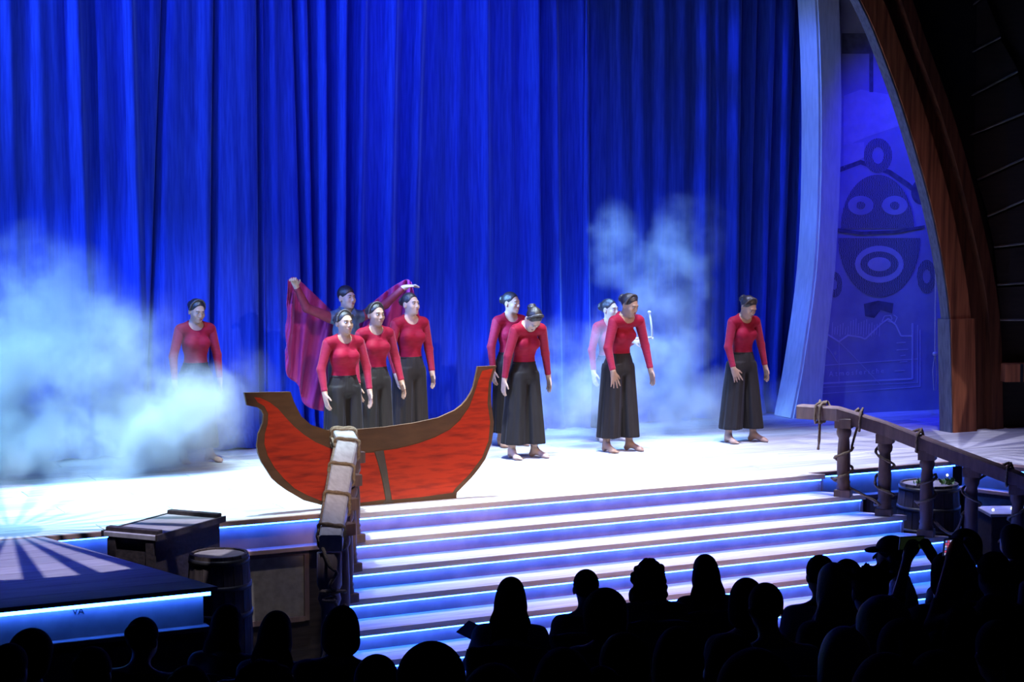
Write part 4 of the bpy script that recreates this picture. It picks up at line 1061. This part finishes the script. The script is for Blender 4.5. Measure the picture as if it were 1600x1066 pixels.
def from_feet(px, py): p = at_z(px, py, 0); return (p.x, p.y)
def from_depth(px, Zd): v = ray(px, 520) * Zd; return (v.x, v.y)

relaxed = dict(curl=0.4)
performer('woman in red top standing at the far left, half hidden by white smoke', 0, xy=from_feet(308, 722.5), H=1.585, rotz=0.05, head=(0.26, 0.12, 0),
          feet=((0.13, -0.02, 0.45), (-0.13, 0.02, -0.1)), armL=((0.26, 0.02, -1), (0.06, -0.12, -1)), armR=((-0.26, 0.02, -1), (0.0, -0.12, -1)), skin=0)
performer('woman in red top nearest the boat in the front of the centre group', 0, xy=from_depth(537, 16.6), H=1.5, rotz=0.1, wide=1.1, head=(-0.05, 0.1, 0),
          feet=((0.12, 0, 0.3), (-0.12, 0, -0.3)), armL=((0.3, -0.05, -1), (0.0, -0.25, -1)), armR=((-0.3, 0.0, -1), (0.02, -0.3, -1)), skin=0)
performer('woman in pinkish red top standing second in the boat group, elbow bent', 0, xy=from_depth(586, 17.1), H=1.555, rotz=0.08, head=(0.02, 0.12, 0),
          feet=((0.11, 0, 0.3), (-0.11, 0, -0.3)), armL=((0.3, 0.02, -1), (0.12, -0.3, -1)), armR=((-0.25, 0.02, -1), (0.05, -0.2, -1)), skin=0)
performer('taller woman with low bun standing on the right of the boat group', 0, xy=from_depth(641, 17.75), H=1.625, rotz=0.12, head=(-0.06, 0.22, 0), band=False,
          feet=((0.11, 0, 0.3), (-0.11, 0, -0.3)), armL=((0.24, 0.04, -1), (-0.02, -0.3, -1)), armR=((-0.22, 0.04, -1), (0.12, -0.3, -1)), skin=1)
def man_hand(px, py):
    v = at_y(px, py, from_depth(541, 17.9)[1] - 0.06); m = from_depth(541, 17.9)
    return Matrix.Rotation(-0.06, 3, 'Z') @ (v - Vector((m[0], m[1], 0)))
man, mp = performer('young man in a blue shirt spreading a crimson cloth behind the boat group', 0, xy=from_depth(541, 17.9), H=1.69, rotz=0.06, male=True, head=(-0.02, 0.25, 0), bun=False, band=False,
          feet=((0.1, 0, 0.2), (-0.1, 0, -0.2)), armL=('to', (man_hand(632, 449), (0, 0.2, -1))), armR=('to', (man_hand(463, 448), (0, 0.2, -1))),
          handL=dict(d=(0.9, -0.1, 0.25), n=(0, -.2, -1), curl=0.6), handR=dict(d=(-0.35, -0.3, 0.6), n=(-.3, -.5, -.4), curl=1.1), skin=1)
performer('woman standing behind the bowed dancer, face turned to the right', 0, xy=from_depth(797, 18.55), H=1.59, rotz=0.1, head=(0.03, 0.35, 0), band=False,
          feet=((0.1, 0, 0.3), (-0.1, 0, -0.3)), armL=((0.2, 0.04, -1), (0.0, -0.12, -1)), armR=((-0.25, 0.04, -1), (0.02, -0.1, -1)), skin=0)
performer('woman bowing her head deeply, crown towards the audience, beside the boat stern', 0, xy=from_feet(819, 716), H=1.56, rotz=0.08, lean=0.16, hunch=0.7, head=(1.02, 0.05, 0.0),
          feet=((0.12, -0.02, 0.5), (-0.12, 0.02, -0.1)), armL=((0.28, 0.16, -1), (0.22, 0.1, -1)), armR=((-0.26, 0.1, -1), (-0.1, 0.12, -1)), flare=1.12, skin=1)
performer('woman almost lost in pale smoke behind the leaning dancer', 0, xy=from_depth(951, 18.95), H=1.485, rotz=0.1, head=(0.0, 0.3, 0), band=False,
          feet=((0.1, 0, 0.3), (-0.1, 0, -0.3)), armL=((0.12, 0.05, -1), (0.1, -0.85, 0.42)), armR=((-0.25, 0.04, -1), (0.02, -0.12, -1)),
          handL=dict(d=(0.3, -0.9, 0.1), n=(0.8, 0, -.4), curl=1.1), skin=1)
performer('woman leaning forward with hunched shoulders and spread fingers, right of centre', 0, xy=from_feet(967, 705.5), H=1.63, rotz=0.1, lean=0.24, hunch=1.0, head=(0.25, 0.25, 0),
          feet=((0.13, -0.02, 0.45), (-0.13, 0.02, 0.0)), armL=((0.3, 0.0, -1), (0.12, -0.22, -1)), armR=((-0.28, -0.02, -1), (0.06, -0.32, -1)),
          handR=dict(d=(0.15, -0.1, -1), n=(0.2, 1, 0), thumb=(1, 0, 0), curl=0.15, spread=0.42), handL=dict(curl=0.3), skin=2)
performer('woman bowing her head, standing alone near the pale arch on the right', 0, xy=from_feet(1159, 691), H=1.555, rotz=0.06, lean=0.05, hunch=0.2, head=(0.55, 0.12, 0),
          feet=((0.15, -0.02, 0.5), (-0.15, 0.02, -0.15)), armL=((0.3, 0.0, -1), (0.16, -0.12, -1)), armR=((-0.2, 0.0, -1), (0.12, -0.25, -1)),
          handR=dict(d=(0.4, -0.15, -1), n=(0.5, 1, 0), thumb=(1, 0, 0), curl=0.2, spread=0.3), flare=1.08, skin=0)

# the crimson cloth in the man's hands
CYc = man.location.y
def edge_curve(pts, n): return smooth_curve([(x, 0, y) for x, y in pts], n)
topE = edge_curve([(450, 438), (458, 433), (470, 440), (498, 466), (520, 486), (541, 496), (565, 488), (590, 466), (612, 449), (634, 437), (643, 441)], 80)
botE = edge_curve([(446, 548), (449, 586), (466, 602), (474, 630), (496, 641), (515, 640), (540, 618), (572, 584), (605, 548), (632, 515), (657, 500)], 80)
cm = MB()
NU, NV = 81, 30
hand_y = CYc - 0.05
v = []
for j in range(NV):
    q = j / (NV - 1)
    for i in range(NU):
        a, b = topE[i], botE[i]; u = i / (NU - 1)
        wv = q + 0.05 * math.sin(3.1 * u * 6) * q * (1 - q)
        px = a.x + (b.x - a.x) * wv; py = a.z + (b.z - a.z) * wv
        if u < 0.12: px += 2.2 * math.sin(q * 16) * q
        fold = 0.045 * math.sin(u * 44 + 1.8 * q) * min(1, q * 2.5 + 0.1) + 0.02 * math.sin(u * 91 + 3 * q)
        back = 0.2 * math.sin(math.pi * min(1, max(0, u))) ** 0.8
        P = at_y(px, py, hand_y + 0.07 + back + fold + 0.05 * q)
        v.append(P)
cm.add(v, [(j * NU + i, j * NU + i + 1, (j + 1) * NU + i + 1, (j + 1) * NU + i) for j in range(NV - 1) for i in range(NU - 1)])
cl = solo('cloth', cm, M_CLOTH, 'crimson and purple cloth stretched between the raised hands of the young man', 'cloth', True, loc=at_y(541, 496, CYc + 0.2))
md = cl.modifiers.new('thickness', 'SOLIDIFY'); md.thickness = 0.006; md.offset = 0

# white bent pipe behind the leaning dancer
pp = [at_y(px, py, 16.12) for px, py in ((972, 530), (1000, 529), (1018.5, 527.5))]
pq = [at_y(px, py, 16.12) for px, py in ((1019, 529), (1018, 510), (1014.5, 488))]
pipe = thing('bent_pipe', 'white L shaped pipe sticking out behind the leaning dancer', 'pipe', pp[0])
part('lower_tube', MB().tube(pp, 0.012, 8), M_PIPE, pipe, True); part('upright_tube', MB().tube(pq, 0.011, 8), M_PIPE, pipe, True)
part('end_cap', MB().ball(pq[-1], (0.02, 0.02, 0.016)), M_PIPE, pipe, True); part('elbow', MB().ball(pq[0], 0.016), M_PIPE, pipe, True)

# ------------------------------------------------------------------ the audience
def seated_body(var):
    """(skin mesh, clothes mesh, hand points); faces -Y, floor at z = 0, head top near 1.27"""
    rg = random.Random(40 + var['seed']); V = np_
    hw = var.get('sh', 0.17); lean = var.get('lean', 0.0); tilt = var.get('tilt', 0.0)
    b = SDF(0.014); c = SDF(0.016)
    hd = V((0.02 * tilt, -0.03 - lean * 0.5, 1.155))
    b.ell(hd + V((0, 0.01, 0.02)), (0.074, 0.093, 0.092), None, 0.03); b.ell(hd + V((0, -0.03, -0.05)), (0.056, 0.06, 0.065), None, 0.03)
    for q in (-1, 1): b.ell(hd + V((0.076 * q, 0.01, -0.01)), (0.012, 0.02, 0.03), None, 0.006)
    b.cone(hd + V((0, -0.09, 0)), hd + V((0, -0.11, -0.03)), 0.01, 0.013, 0.01)
    nb = V((0, 0.02 - lean * 0.3, 0.985)); b.cone(nb, hd + V((0, 0.015, -0.06)), 0.054, 0.05, 0.03)
    S_ = {q: V((hw * q, 0.03 - lean * 0.3, 0.925)) for q in (-1, 1)}
    hands = {}
    for sd, g in ((b, 0), (c, 0.012)):
        sd.cone(S_[1] * .85 + nb * .15, S_[-1] * .85 + nb * .15, 0.058 + g, 0.058 + g, 0.05)
        sd.ell((0, 0.03 - lean * 0.15, 0.78), V((0.155 + g, 0.11 + g, 0.2 + g)), None, 0.05)
        sd.ell((0, 0.05, 0.58), V((0.15 + g, 0.12 + g, 0.16 + g)), None, 0.05)
        for q in (-1, 1):
            sd.cone(nb + V((0.03 * q, 0, 0.01)), S_[q], 0.035 + g, 0.045 + g, 0.04)
            el, hnd = var['arms'][0 if q < 0 else 1]
            el = V((el[0] * q, *el[1:])); hnd = V((hnd[0] * q, *hnd[1:])); hands[q] = hnd
            sd.cone(S_[q], el, 0.05 + g, 0.04 + g, 0.03); sd.cone(el, el + (hnd - el) * (1 if g == 0 else 0.8), 0.04 + g, 0.028 + g, 0.02)
            sd.cone((0.09 * q, 0.02, 0.49), (0.1 * q, -0.42, 0.5), 0.078 + g, 0.058 + g, 0.04)
            sd.cone((0.1 * q, -0.42, 0.5), (0.1 * q, -0.42, 0.09), 0.055 + g, 0.036 + g, 0.03)
    for q in (-1, 1):
        h = hands[q]; el = var['arms'][0 if q < 0 else 1][0]; d = h - V((el[0] * q, *el[1:])); d /= np.linalg.norm(d)
        side = np.cross(d, V((0, 0, 1))); side /= max(np.linalg.norm(side), .1)
        for i in range(4): b.cone(h + d * .04 + side * (0.03 - 0.02 * i), h + d * (0.12 - .008 * abs(i - 1)) + side * (0.033 - 0.022 * i) + V((0, 0, -0.015)), 0.0105, 0.009, 0.006)
        b.cone(h, h + d * .07, 0.03, 0.035, 0.02); b.cone(h + side * .03, h + side * .055 + d * .05, 0.012, 0.01, 0.008)
        b.ell((0.1 * q, -0.48, 0.045), (0.045, 0.12, 0.045), None, 0.03)
    c.fn((-1, -1, 0.97), (1, 1, 1.3), half((0, 0, 1.0), (0, 0, 1)), 0.02, True)
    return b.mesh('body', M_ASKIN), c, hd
LAP = (((.235, -.02, .68), (.1, -.26, .6)), ((.235, -.02, .68), (.1, -.26, .6)))
FOLD = (((.25, .0, .7), (.05, -.2, .72)), ((.25, .0, .7), (.06, -.22, .68)))
READ = (((.24, -.04, .7), (.1, -.3, .66)), ((.25, -.1, .72), (.17, -.36, .78)))
UP = (((.24, -.2, .86), (.075, -.33, 1.2)), ((.24, -.2, .86), (.075, -.33, 1.2)))
VARS = {'slim': dict(seed=1, sh=0.155, arms=LAP), 'broad': dict(seed=2, sh=0.19, arms=FOLD, lean=0.05), 'lean': dict(seed=3, sh=0.17, arms=LAP, lean=0.2, tilt=1), 'read': dict(seed=4, sh=0.165, arms=READ), 'film': dict(seed=5, sh=0.17, arms=UP)}
BODY = {}
for k_, v_ in VARS.items():
    bm_, cs_, hd_ = seated_body(v_)
    base = cs_.mesh('clothes', M_ADARK)
    pale = base.copy(); pale.materials.clear(); pale.materials.append(M_APALE)
    white = base.copy(); white.materials.clear(); white.materials.append(M_AWHITE)
    BODY[k_] = (bm_, dict(dark=base, pale=pale, white=white), hd_)
def hair_mesh(style, hd, m):
    V = np_; h = SDF(0.012); rg = random.Random(len(style) * 7)
    def e(c, r, k=0.03, sub=False): h.ell(hd + V(c), V(r), None, k, sub)
    if style != 'bald': e((0, 0.018, 0.03), (0.083, 0.102, 0.096))
    if style == 'short':
        e((0, -0.14, -0.01), (0.12, 0.085, 0.09), 0.01, True); e((0, 0.0, -0.11), (0.13, 0.15, 0.075), 0.01, True)
    elif style == 'bob':
        e((0, 0.04, -0.02), (0.1, 0.095, 0.11)); e((0, 0.04, -0.075), (0.098, 0.085, 0.07)); e((0, -0.15, -0.03), (0.1, 0.1, 0.1), 0.01, True)
    elif style == 'round':
        e((0, 0.035, 0.02), (0.115, 0.115, 0.115)); e((0, 0.05, -0.05), (0.11, 0.09, 0.09)); e((0, -0.16, -0.03), (0.1, 0.1, 0.1), 0.01, True)
    elif style == 'long':
        e((0, 0.045, -0.05), (0.102, 0.085, 0.13)); e((0, 0.09, -0.16), (0.128, 0.05, 0.14)); e((0, 0.11, -0.25), (0.15, 0.04, 0.09)); e((0, -0.15, -0.03), (0.095, 0.1, 0.11), 0.01, True)
    elif style == 'curly':
        for i in range(90):
            th, z = rg.uniform(0, 6.283), rg.uniform(-1, 1); r = math.sqrt(1 - z * z)
            if r * math.sin(th) < -0.55 and z < 0.5: continue
            q = (0.1 * r * math.cos(th), 0.03 + 0.105 * r * math.sin(th), -0.005 + 0.118 * z); e(q, (rg.uniform(.018, .032),) * 3, 0.008)
        for i in range(26):
            a = rg.uniform(-0.3, 3.44); e((0.115 * math.cos(a), 0.03 + 0.085 * math.sin(a), rg.uniform(-.17, -.07)), (0.022, 0.022, 0.026), 0.01)
        e((0, 0.05, -0.03), (0.095, 0.075, 0.11)); e((0, 0.06, -0.12), (0.1, 0.05, 0.08))
    elif style == 'spiky':
        for i in range(46):
            th, z = rg.uniform(0, 6.283), rg.uniform(0.1, 1); r = math.sqrt(1 - z * z); d = V((r * math.cos(th), r * math.sin(th), z))
            h.cone(hd + V((0, .018, .03)) + d * 0.075, hd + V((0, .018, .03)) + d * rg.uniform(0.12, 0.145), 0.017, 0.006, 0.012)
        e((0, -0.14, -0.01), (0.12, 0.085, 0.09), 0.01, True); e((0, 0.0, -0.11), (0.13, 0.15, 0.075), 0.01, True)
    elif style == 'bun':
        e((0, -0.14, -0.01), (0.12, 0.085, 0.09), 0.01, True); e((0, 0.0, -0.11), (0.13, 0.15, 0.075), 0.01, True); e((0, 0.115, 0.06), (0.045, 0.045, 0.045), 0.015)
    elif style == 'tail':
        e((0, -0.14, -0.01), (0.12, 0.085, 0.09), 0.01, True); e((0, 0.0, -0.12), (0.13, 0.15, 0.075), 0.01, True)
        h.cone(hd + V((0, .11, .04)), hd + V((0, .15, -.1)), 0.03, 0.03, 0.02); h.cone(hd + V((0, .15, -.1)), hd + V((0, .14, -.24)), 0.03, 0.012, 0.02)
    elif style == 'cap':
        e((0, 0.0, -0.10), (0.13, 0.15, 0.09), 0.01, True)
    return h.mesh('hair', m)
HM = {}
def get_hair(style, var, grey):
    k = (style, var, grey)
    if k not in HM: HM[k] = hair_mesh(style, BODY[var][2], M_AGREY if grey else M_AHAIR)
    return HM[k]
def cap_meshes(hd):
    V = np_; c = SDF(0.01)
    c.ell(hd + V((0, 0.012, 0.035)), (0.094, 0.11, 0.098), None, 0.02); c.fn((-1, -1, 0.5), (1, 1, float(hd[2]) + 0.02), half((0, 0, hd[2] + 0.02), (0, 0, -1)), 0.01, True)
    crown = c.mesh('cap', M_ADARK)
    b = SDF(0.01); b.ell(hd + V((0, -0.105, 0.03)), (0.075, 0.07, 0.017), RX(0.12), 0.01)
    return crown, b.mesh('cap_brim', M_ADARK)
# theatre seat
def seat_meshes():
    bk = SDF(0.02)
    def rb(c, hsz, r, R=None):
        c = np_(c); hsz = np_(hsz) - r
        def f(X, Y, Z):
            q = [np.abs(X - c[0]) - hsz[0], np.abs(Y - c[1] - 0.12 * (Z - c[2]) * (1 if R else 0)) - hsz[1], np.abs(Z - c[2]) - hsz[2]]
            return np.sqrt(sum(np.maximum(a, 0) ** 2 for a in q)) + np.minimum(np.maximum(np.maximum(q[0], q[1]), q[2]), 0) - r
        return f
    bk.fn((-.27, .1, .38), (.27, .36, .92), rb((0, .21, .66), (.25, .045, .25), .04, True), 0.01)
    cu = SDF(0.02); cu.fn((-.26, -.25, .32), (.26, .2, .5), rb((0, -.02, .41), (.235, .2, .055), .04), 0.01)
    ar = MB().box((0, -.05, .6), (.05, .38, .035), ch=0.008).box((0, .1, .3), (.045, .06, .6)).box((0, -.03, .02), (.05, .3, .04))
    rim = MB().tube([(-.24, .245, .885), (-.12, .25, .91), (.12, .25, .91), (.24, .245, .885)], 0.014, 6)
    return bk.mesh('seat_back', M_SEAT), cu.mesh('seat_cushion', M_SEAT), ar.mesh('armrest', M_SEATRIM), rim.mesh('top_rim', M_SEATRIM)
SEAT = seat_meshes()
def put_seat(x, y, z, rz):
    t = thing('theatre_seat', 'dark theatre seat barely seen behind a seated spectator', 'seat', (x, y, z), rz, 'theatre seats in the audience rows')
    link('seat_back', SEAT[0], t); link('seat_cushion', SEAT[1], t); link('top_rim', SEAT[3], t)
    for q in (-1, 1): o = link('armrest', SEAT[2], t); o.location = (0.28 * q, 0, 0)
    return t
def head_plane(px, py):
    """where a seated head whose crown is at this pixel belongs on the raked floor"""
    v = ray(px, py); t = (0.05 + 0.167 * 10.7 - EYE) / (v.z + 0.167 * v.y)
    return Vector((0, 0, EYE)) + v * t
CAPM = None
AUD = []
def spectator(px, py, style, var, cloth, label, grey=False, group=None, sc0=1.0, turn=0.0, seat=True, skip_tight=False):
    p0 = head_plane(px, py); dr = (p0 - Vector((0, 0, EYE))).normalized(); best = None
    for back in (0, .25, -.25, .5, -.5, .75, -.75, 1.0, -1.0):        # find a free seat along the row rake
        q = p0 + dr * back; gap = min([(q.xy - a).length for a in AUD] or [9])
        if best is None or gap > best[0] + 0.02: best = (gap, q)
        if gap >= 0.54: break
    p = best[1]
    if skip_tight and best[0] < 0.5: return None
    AUD.append(p.xy.copy())
    fz_ = plane_z(p.y) - 1.27; sc = sc0 * (p.z - fz_) / 1.27; base = Vector((p.x, p.y, p.z - 1.27 * sc))
    d = Vector((8.2, 15.0, 0)) - Vector((p.x, p.y, 0)); rz = math.atan2(d.x, -d.y) + turn
    t = thing('person', label, 'person', base, rz, group); t.scale = (sc,) * 3
    bm_, cl_, hd = BODY[var]
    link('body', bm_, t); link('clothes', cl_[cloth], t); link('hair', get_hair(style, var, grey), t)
    if style == 'cap':
        a, b = cap_meshes(hd); co = link('cap', a, t); link('cap_brim', b, co)
    if seat: put_seat(base.x, base.y, base.z, rz)
    return t, base, rz
A_ = [
 (798, 905, 'long', 'read', 'pale', 'spectator with long straight hair and pale sleeves holding papers before the stairs', {}),
 (916, 893, 'short', 'slim', 'dark', 'short haired spectator outlined against the stairs right of the long haired one', {}),
 (946, 926, 'round', 'slim', 'dark', 'spectator with a big round head of hair just below the short haired one', {}),
 (1022, 881, 'curly', 'lean', 'dark', 'spectator with loose curly hair outlined against the middle of the stairs', {}),
 (1103, 869, 'long', 'slim', 'dark', 'long haired spectator outlined against the stairs right of the curly haired one', {}),
 (1168, 907, 'bob', 'slim', 'dark', 'bob haired spectator in front of the lower right stairs', {}),
 (1212, 922, 'short', 'lean', 'pale', 'short haired spectator leaning close on the right of the bob haired one', {}),
 (1286, 872, 'short', 'broad', 'white', 'short haired spectator in a pale shirt with a bright shoulder before the right stairs', {}),
 (1326, 877, 'bun', 'slim', 'dark', 'small head with hair tied up just left of the capped spectator', {'sc0': .94}),
 (1321, 889, 'long', 'lean', 'dark', 'spectator with long greyish hair right of the pale shirted one', {'grey': True}),
 (1362, 889, 'spiky', 'slim', 'dark', 'spiky haired spectator just left of the capped one', {}),
 (1404, 841, 'cap', 'broad', 'white', 'spectator in a dark peaked cap with the brim pointing left', {'turn': 0.95}),
 (1482, 866, 'bob', 'film', 'dark', 'spectator holding up a phone to film below the right railing', {}),
 (1509, 831, 'round', 'slim', 'dark', 'round haired spectator outlined below the right railing', {}),
 (1556, 866, 'short', 'film', 'dark', 'spectator holding up a phone with a coloured lit screen', {}),
 (1590, 822, 'bob', 'broad', 'dark', 'spectator at the right edge of the picture below the railing end', {}),
 (1384, 941, 'round', 'broad', 'dark', 'round haired spectator low in front of the capped one', {'grey': True}),
 (1322, 985, 'bob', 'slim', 'dark', 'bob haired spectator with a faintly lit crown low on the right', {'grey': True}),
 (531, 952, 'bob', 'broad', 'dark', 'bob haired spectator outlined in front of the left railing foot', {}),
 (587, 1029, 'short', 'slim', 'dark', 'short haired spectator low in front of the bottom stairs on the left', {}),
 (678, 1026, 'round', 'lean', 'dark', 'round haired spectator low in front of the bottom stairs', {}),
 (430, 958, 'long', 'slim', 'dark', 'long haired spectator in front of the grey stone panel', {}),
 (346, 953, 'long', 'lean', 'dark', 'long haired spectator in front of the platform corner', {}),
 (216, 970, 'bun', 'broad', 'dark', 'spectator with hair tied up in front of the blue lit platform', {}),
 (48, 989, 'round', 'slim', 'dark', 'round haired spectator in front of the left end of the platform', {}),
 (6, 1012, 'short', 'broad', 'pale', 'spectator cut by the left edge of the picture with a faintly lit sleeve', {}),
 (292, 1046, 'bob', 'slim', 'pale', 'spectator with a faintly lit shoulder at the bottom left', {}),
]
info = {}
for px, py, st_, var, cl_, lab, kw in A_:
    info[(px, py)] = spectator(px, py, st_, var, cl_, lab, group='spectators in the audience', **kw)
hid = [(1060, 985), (1145, 1000), (985, 1005), (880, 1020), (1245, 990), (1440, 985), (1505, 955), (1560, 935), (1590, 985), (1470, 1025), (1395, 1035), (1200, 1040), (1090, 1045), (770, 1050), (130, 1025), (410, 1040), (1550, 1035), (950, 1058), (1300, 1056)]
sty = ['bob', 'short', 'round', 'long', 'short', 'bun', 'curly', 'bob', 'tail']
for i, (px, py) in enumerate(hid):
    spectator(px, py, sty[i % len(sty)], ['slim', 'broad', 'lean'][i % 3], 'dark', 'dark spectator lost in the black lower part of the audience', group='spectators lost in the dark', skip_tight=True)

# things the audience hold
def local_pt(key, v):
    t, b, rz = info[key]; return b + Matrix.Rotation(rz, 3, 'Z') @ Vector(v)
def phone(label, key, v, size, screen, emit, tilt=0.15):
    p = local_pt(key, v); rz = info[key][2]; R = Matrix.Rotation(rz, 3, 'Z') @ Matrix.Rotation(-tilt, 3, 'X')
    t = thing('phone', label, 'phone', p)
    part('case', MB().box(p, (size[0], 0.009, size[1]), R, 0.0015), M_PHONE, t)
    part('screen', MB().box(p + R @ Vector((0, 0.0055, 0)), (size[0] - 0.008, 0.002, size[1] - 0.008), R), mat(label, (0.01, 0.01, 0.01), 0.3, emit=screen, emit_s=emit), t)
    return t, p, R
phone('dark phone held sideways showing a dim greenish screen', (1482, 866), (0.04, -0.36, 1.27), (0.155, 0.08), (0.12, 0.2, 0.1), 0.035)
t, p, R = phone('phone held upright showing small bright coloured pictures', (1556, 866), (0.075, -0.36, 1.26), (0.075, 0.1), (0.02, 0.03, 0.08), 0.6)
tile = MB(); cols = [(0.7, 0.1, 0.25), (0.15, 0.3, 1.0), (0.6, 0.6, 1.0)]
for k in range(3):
    tb = MB()
    for i in range(5):
        for j in range(6):
            if (i * 2 + j * 3 + i * j) % 3 == k: tb.box(p + R @ Vector((-.026 + .013 * i, 0.0068, -.036 + .0145 * j)), (0.01, 0.001, 0.011), R)
    q = part('picture', tb, mat('screen picture %d' % k, cols[k], 0.4, emit=cols[k], emit_s=0.8), t); q['kind'] = 'stuff'
phone('phone low in the crowd showing a dim yellowish page', (1384, 941), (-0.13, -0.42, 1.1), (0.08, 0.15), (0.5, 0.42, 0.16), 0.03, -0.2)
for k, (v, ry, lab) in enumerate((((.24, -.42, .84), -.5, 'open paper held up by the long haired spectator before the stairs'), ((.17, -.38, .78), -.2, 'smaller paper below the open one held by the long haired spectator'))):
    p = local_pt((798, 905), v); rz = info[(798, 905)][2]; R = Matrix.Rotation(rz, 3, 'Z') @ Matrix.Rotation(-0.9, 3, 'X') @ Matrix.Rotation(ry, 3, 'Y')
    pp_ = thing('paper', lab, 'paper', p, group='papers held in the audience')
    part('page', MB().box(p + R @ Vector((-.055, 0, 0)), (0.11, 0.003, 0.2), R @ Matrix.Rotation(0.25, 3, 'Z')), M_PAPER, pp_)
    part('page', MB().box(p + R @ Vector((.055, 0, 0)), (0.11, 0.003, 0.2), R @ Matrix.Rotation(-0.25, 3, 'Z')), M_PAPER, pp_)

# ------------------------------------------------------------------ stage smoke (real scattering volume)
def smoke(label, lo, hi, blobs, density, nscale, seed):
    lo = Vector(lo); hi = Vector(hi); c = (lo + hi) / 2
    o = solo('smoke', MB().box(c, hi - lo), None, label, 'smoke', loc=c, kind='stuff')
    m = bpy.data.materials.new('stage smoke'); m.use_nodes = True; nt = m.node_tree; N = nt.nodes; L = nt.links
    N.remove(N['Principled BSDF'])
    vs = N.new('ShaderNodeVolumeScatter'); vs.inputs['Color'].default_value = (0.92, 0.96, 1, 1); vs.inputs['Anisotropy'].default_value = 0.1
    L.new(vs.outputs[0], N['Material Output'].inputs['Volume'])
    tc = N.new('ShaderNodeTexCoord')
    def vm(op, a, b=None):
        q = N.new('ShaderNodeVectorMath'); q.operation = op
        for i, v in enumerate((a, b)):
            if v is None: continue
            if isinstance(v, (tuple, Vector)): q.inputs[i].default_value = tuple(v)
            elif isinstance(v, float): q.inputs['Scale'].default_value = v
            else: L.new(v, q.inputs[i])
        return q
    def ma(op, a, b=None, clamp=False):
        q = N.new('ShaderNodeMath'); q.operation = op; q.use_clamp = clamp
        for i, v in enumerate((a, b)):
            if v is None: continue
            if isinstance(v, (int, float)): q.inputs[i].default_value = v
            else: L.new(v, q.inputs[i])
        return q.outputs[0]
    P = tc.outputs['Object']
    nz = N.new('ShaderNodeTexNoise'); nz.inputs['Scale'].default_value = nscale; nz.inputs['Detail'].default_value = 5; nz.inputs['Roughness'].default_value = 0.6
    sh = vm('ADD', P, Vector((seed, seed * .7, -seed))); L.new(sh.outputs[0], nz.inputs['Vector'])
    wp = vm('SUBTRACT', nz.outputs['Color'], Vector((0.5, 0.5, 0.5)))
    ws = N.new('ShaderNodeVectorMath'); ws.operation = 'SCALE'; ws.inputs['Scale'].default_value = 0.75; L.new(wp.outputs[0], ws.inputs[0])
    Pw = vm('ADD', P, ws.outputs[0]).outputs[0]
    tot = None
    for ctr, r, s in blobs:
        a = vm('SUBTRACT', Pw, Vector(ctr) - c).outputs[0]
        b = vm('DIVIDE', a, Vector(r)).outputs[0]
        ln = N.new('ShaderNodeVectorMath'); ln.operation = 'LENGTH'; L.new(b, ln.inputs[0])
        f = ma('SUBTRACT', 1.0, ln.outputs['Value'], True)
        f = ma('MULTIPLY', f, s)
        tot = f if tot is None else ma('ADD', tot, f)
    mr = N.new('ShaderNodeMapRange'); mr.interpolation_type = 'SMOOTHSTEP'
    mr.inputs['From Min'].default_value = 0.40; mr.inputs['From Max'].default_value = 0.64; mr.inputs['To Min'].default_value = 0.1; mr.inputs['To Max'].default_value = 1.3
    L.new(nz.outputs['Fac'], mr.inputs[0])
    L.new(ma('MULTIPLY', ma('MULTIPLY', tot, mr.outputs[0]), density), vs.inputs['Density'])
    o.data.materials.clear(); o.data.materials.append(m)
    return o
def SB(px, py, y, r, s): return (at_y(px, py, y), r, s)
smoke('bank of bluish white smoke billowing over the left side of the stage', (1.6, 15.6, 0.02), (5.95, 17.25, 2.5),
      [SB(40, 640, 16.5, (1.1, .6, .8), 1.0), SB(160, 590, 16.5, (.95, .55, .85), .55), SB(270, 655, 16.3, (.72, .5, .6), 1.5), SB(322, 640, 16.3, (.4, .4, .45), .9),
       SB(60, 470, 16.7, (.9, .5, .75), .28), SB(-60, 560, 16.5, (1.0, .6, .9), .5), SB(210, 520, 16.6, (.6, .4, .5), .25), SB(120, 690, 16.4, (1.7, .6, .5), 1.9), SB(385, 610, 16.7, (.4, .4, .5), .2)], 5.0, 1.5, 2.3)
smoke('tall plume of blue white smoke rising behind the dancers on the right', (7.7, 15.75, 0.02), (12.6, 17.2, 3.0),
      [SB(890, 650, 16.5, (.9, .5, .55), .8), SB(945, 610, 16.0, (.5, .3, .8), .6), SB(1000, 600, 16.6, (.8, .5, .8), .8), SB(1050, 490, 16.7, (.6, .5, 1.0), .7), SB(1080, 370, 16.8, (.5, .4, .6), .55),
       SB(965, 385, 16.8, (.3, .35, .5), .4), SB(1060, 650, 16.6, (1.1, .6, .55), .9), SB(1180, 640, 16.8, (.7, .5, .45), .35), SB(870, 600, 16.7, (.6, .4, .8), .5)], 5.0, 1.5, 7.1)
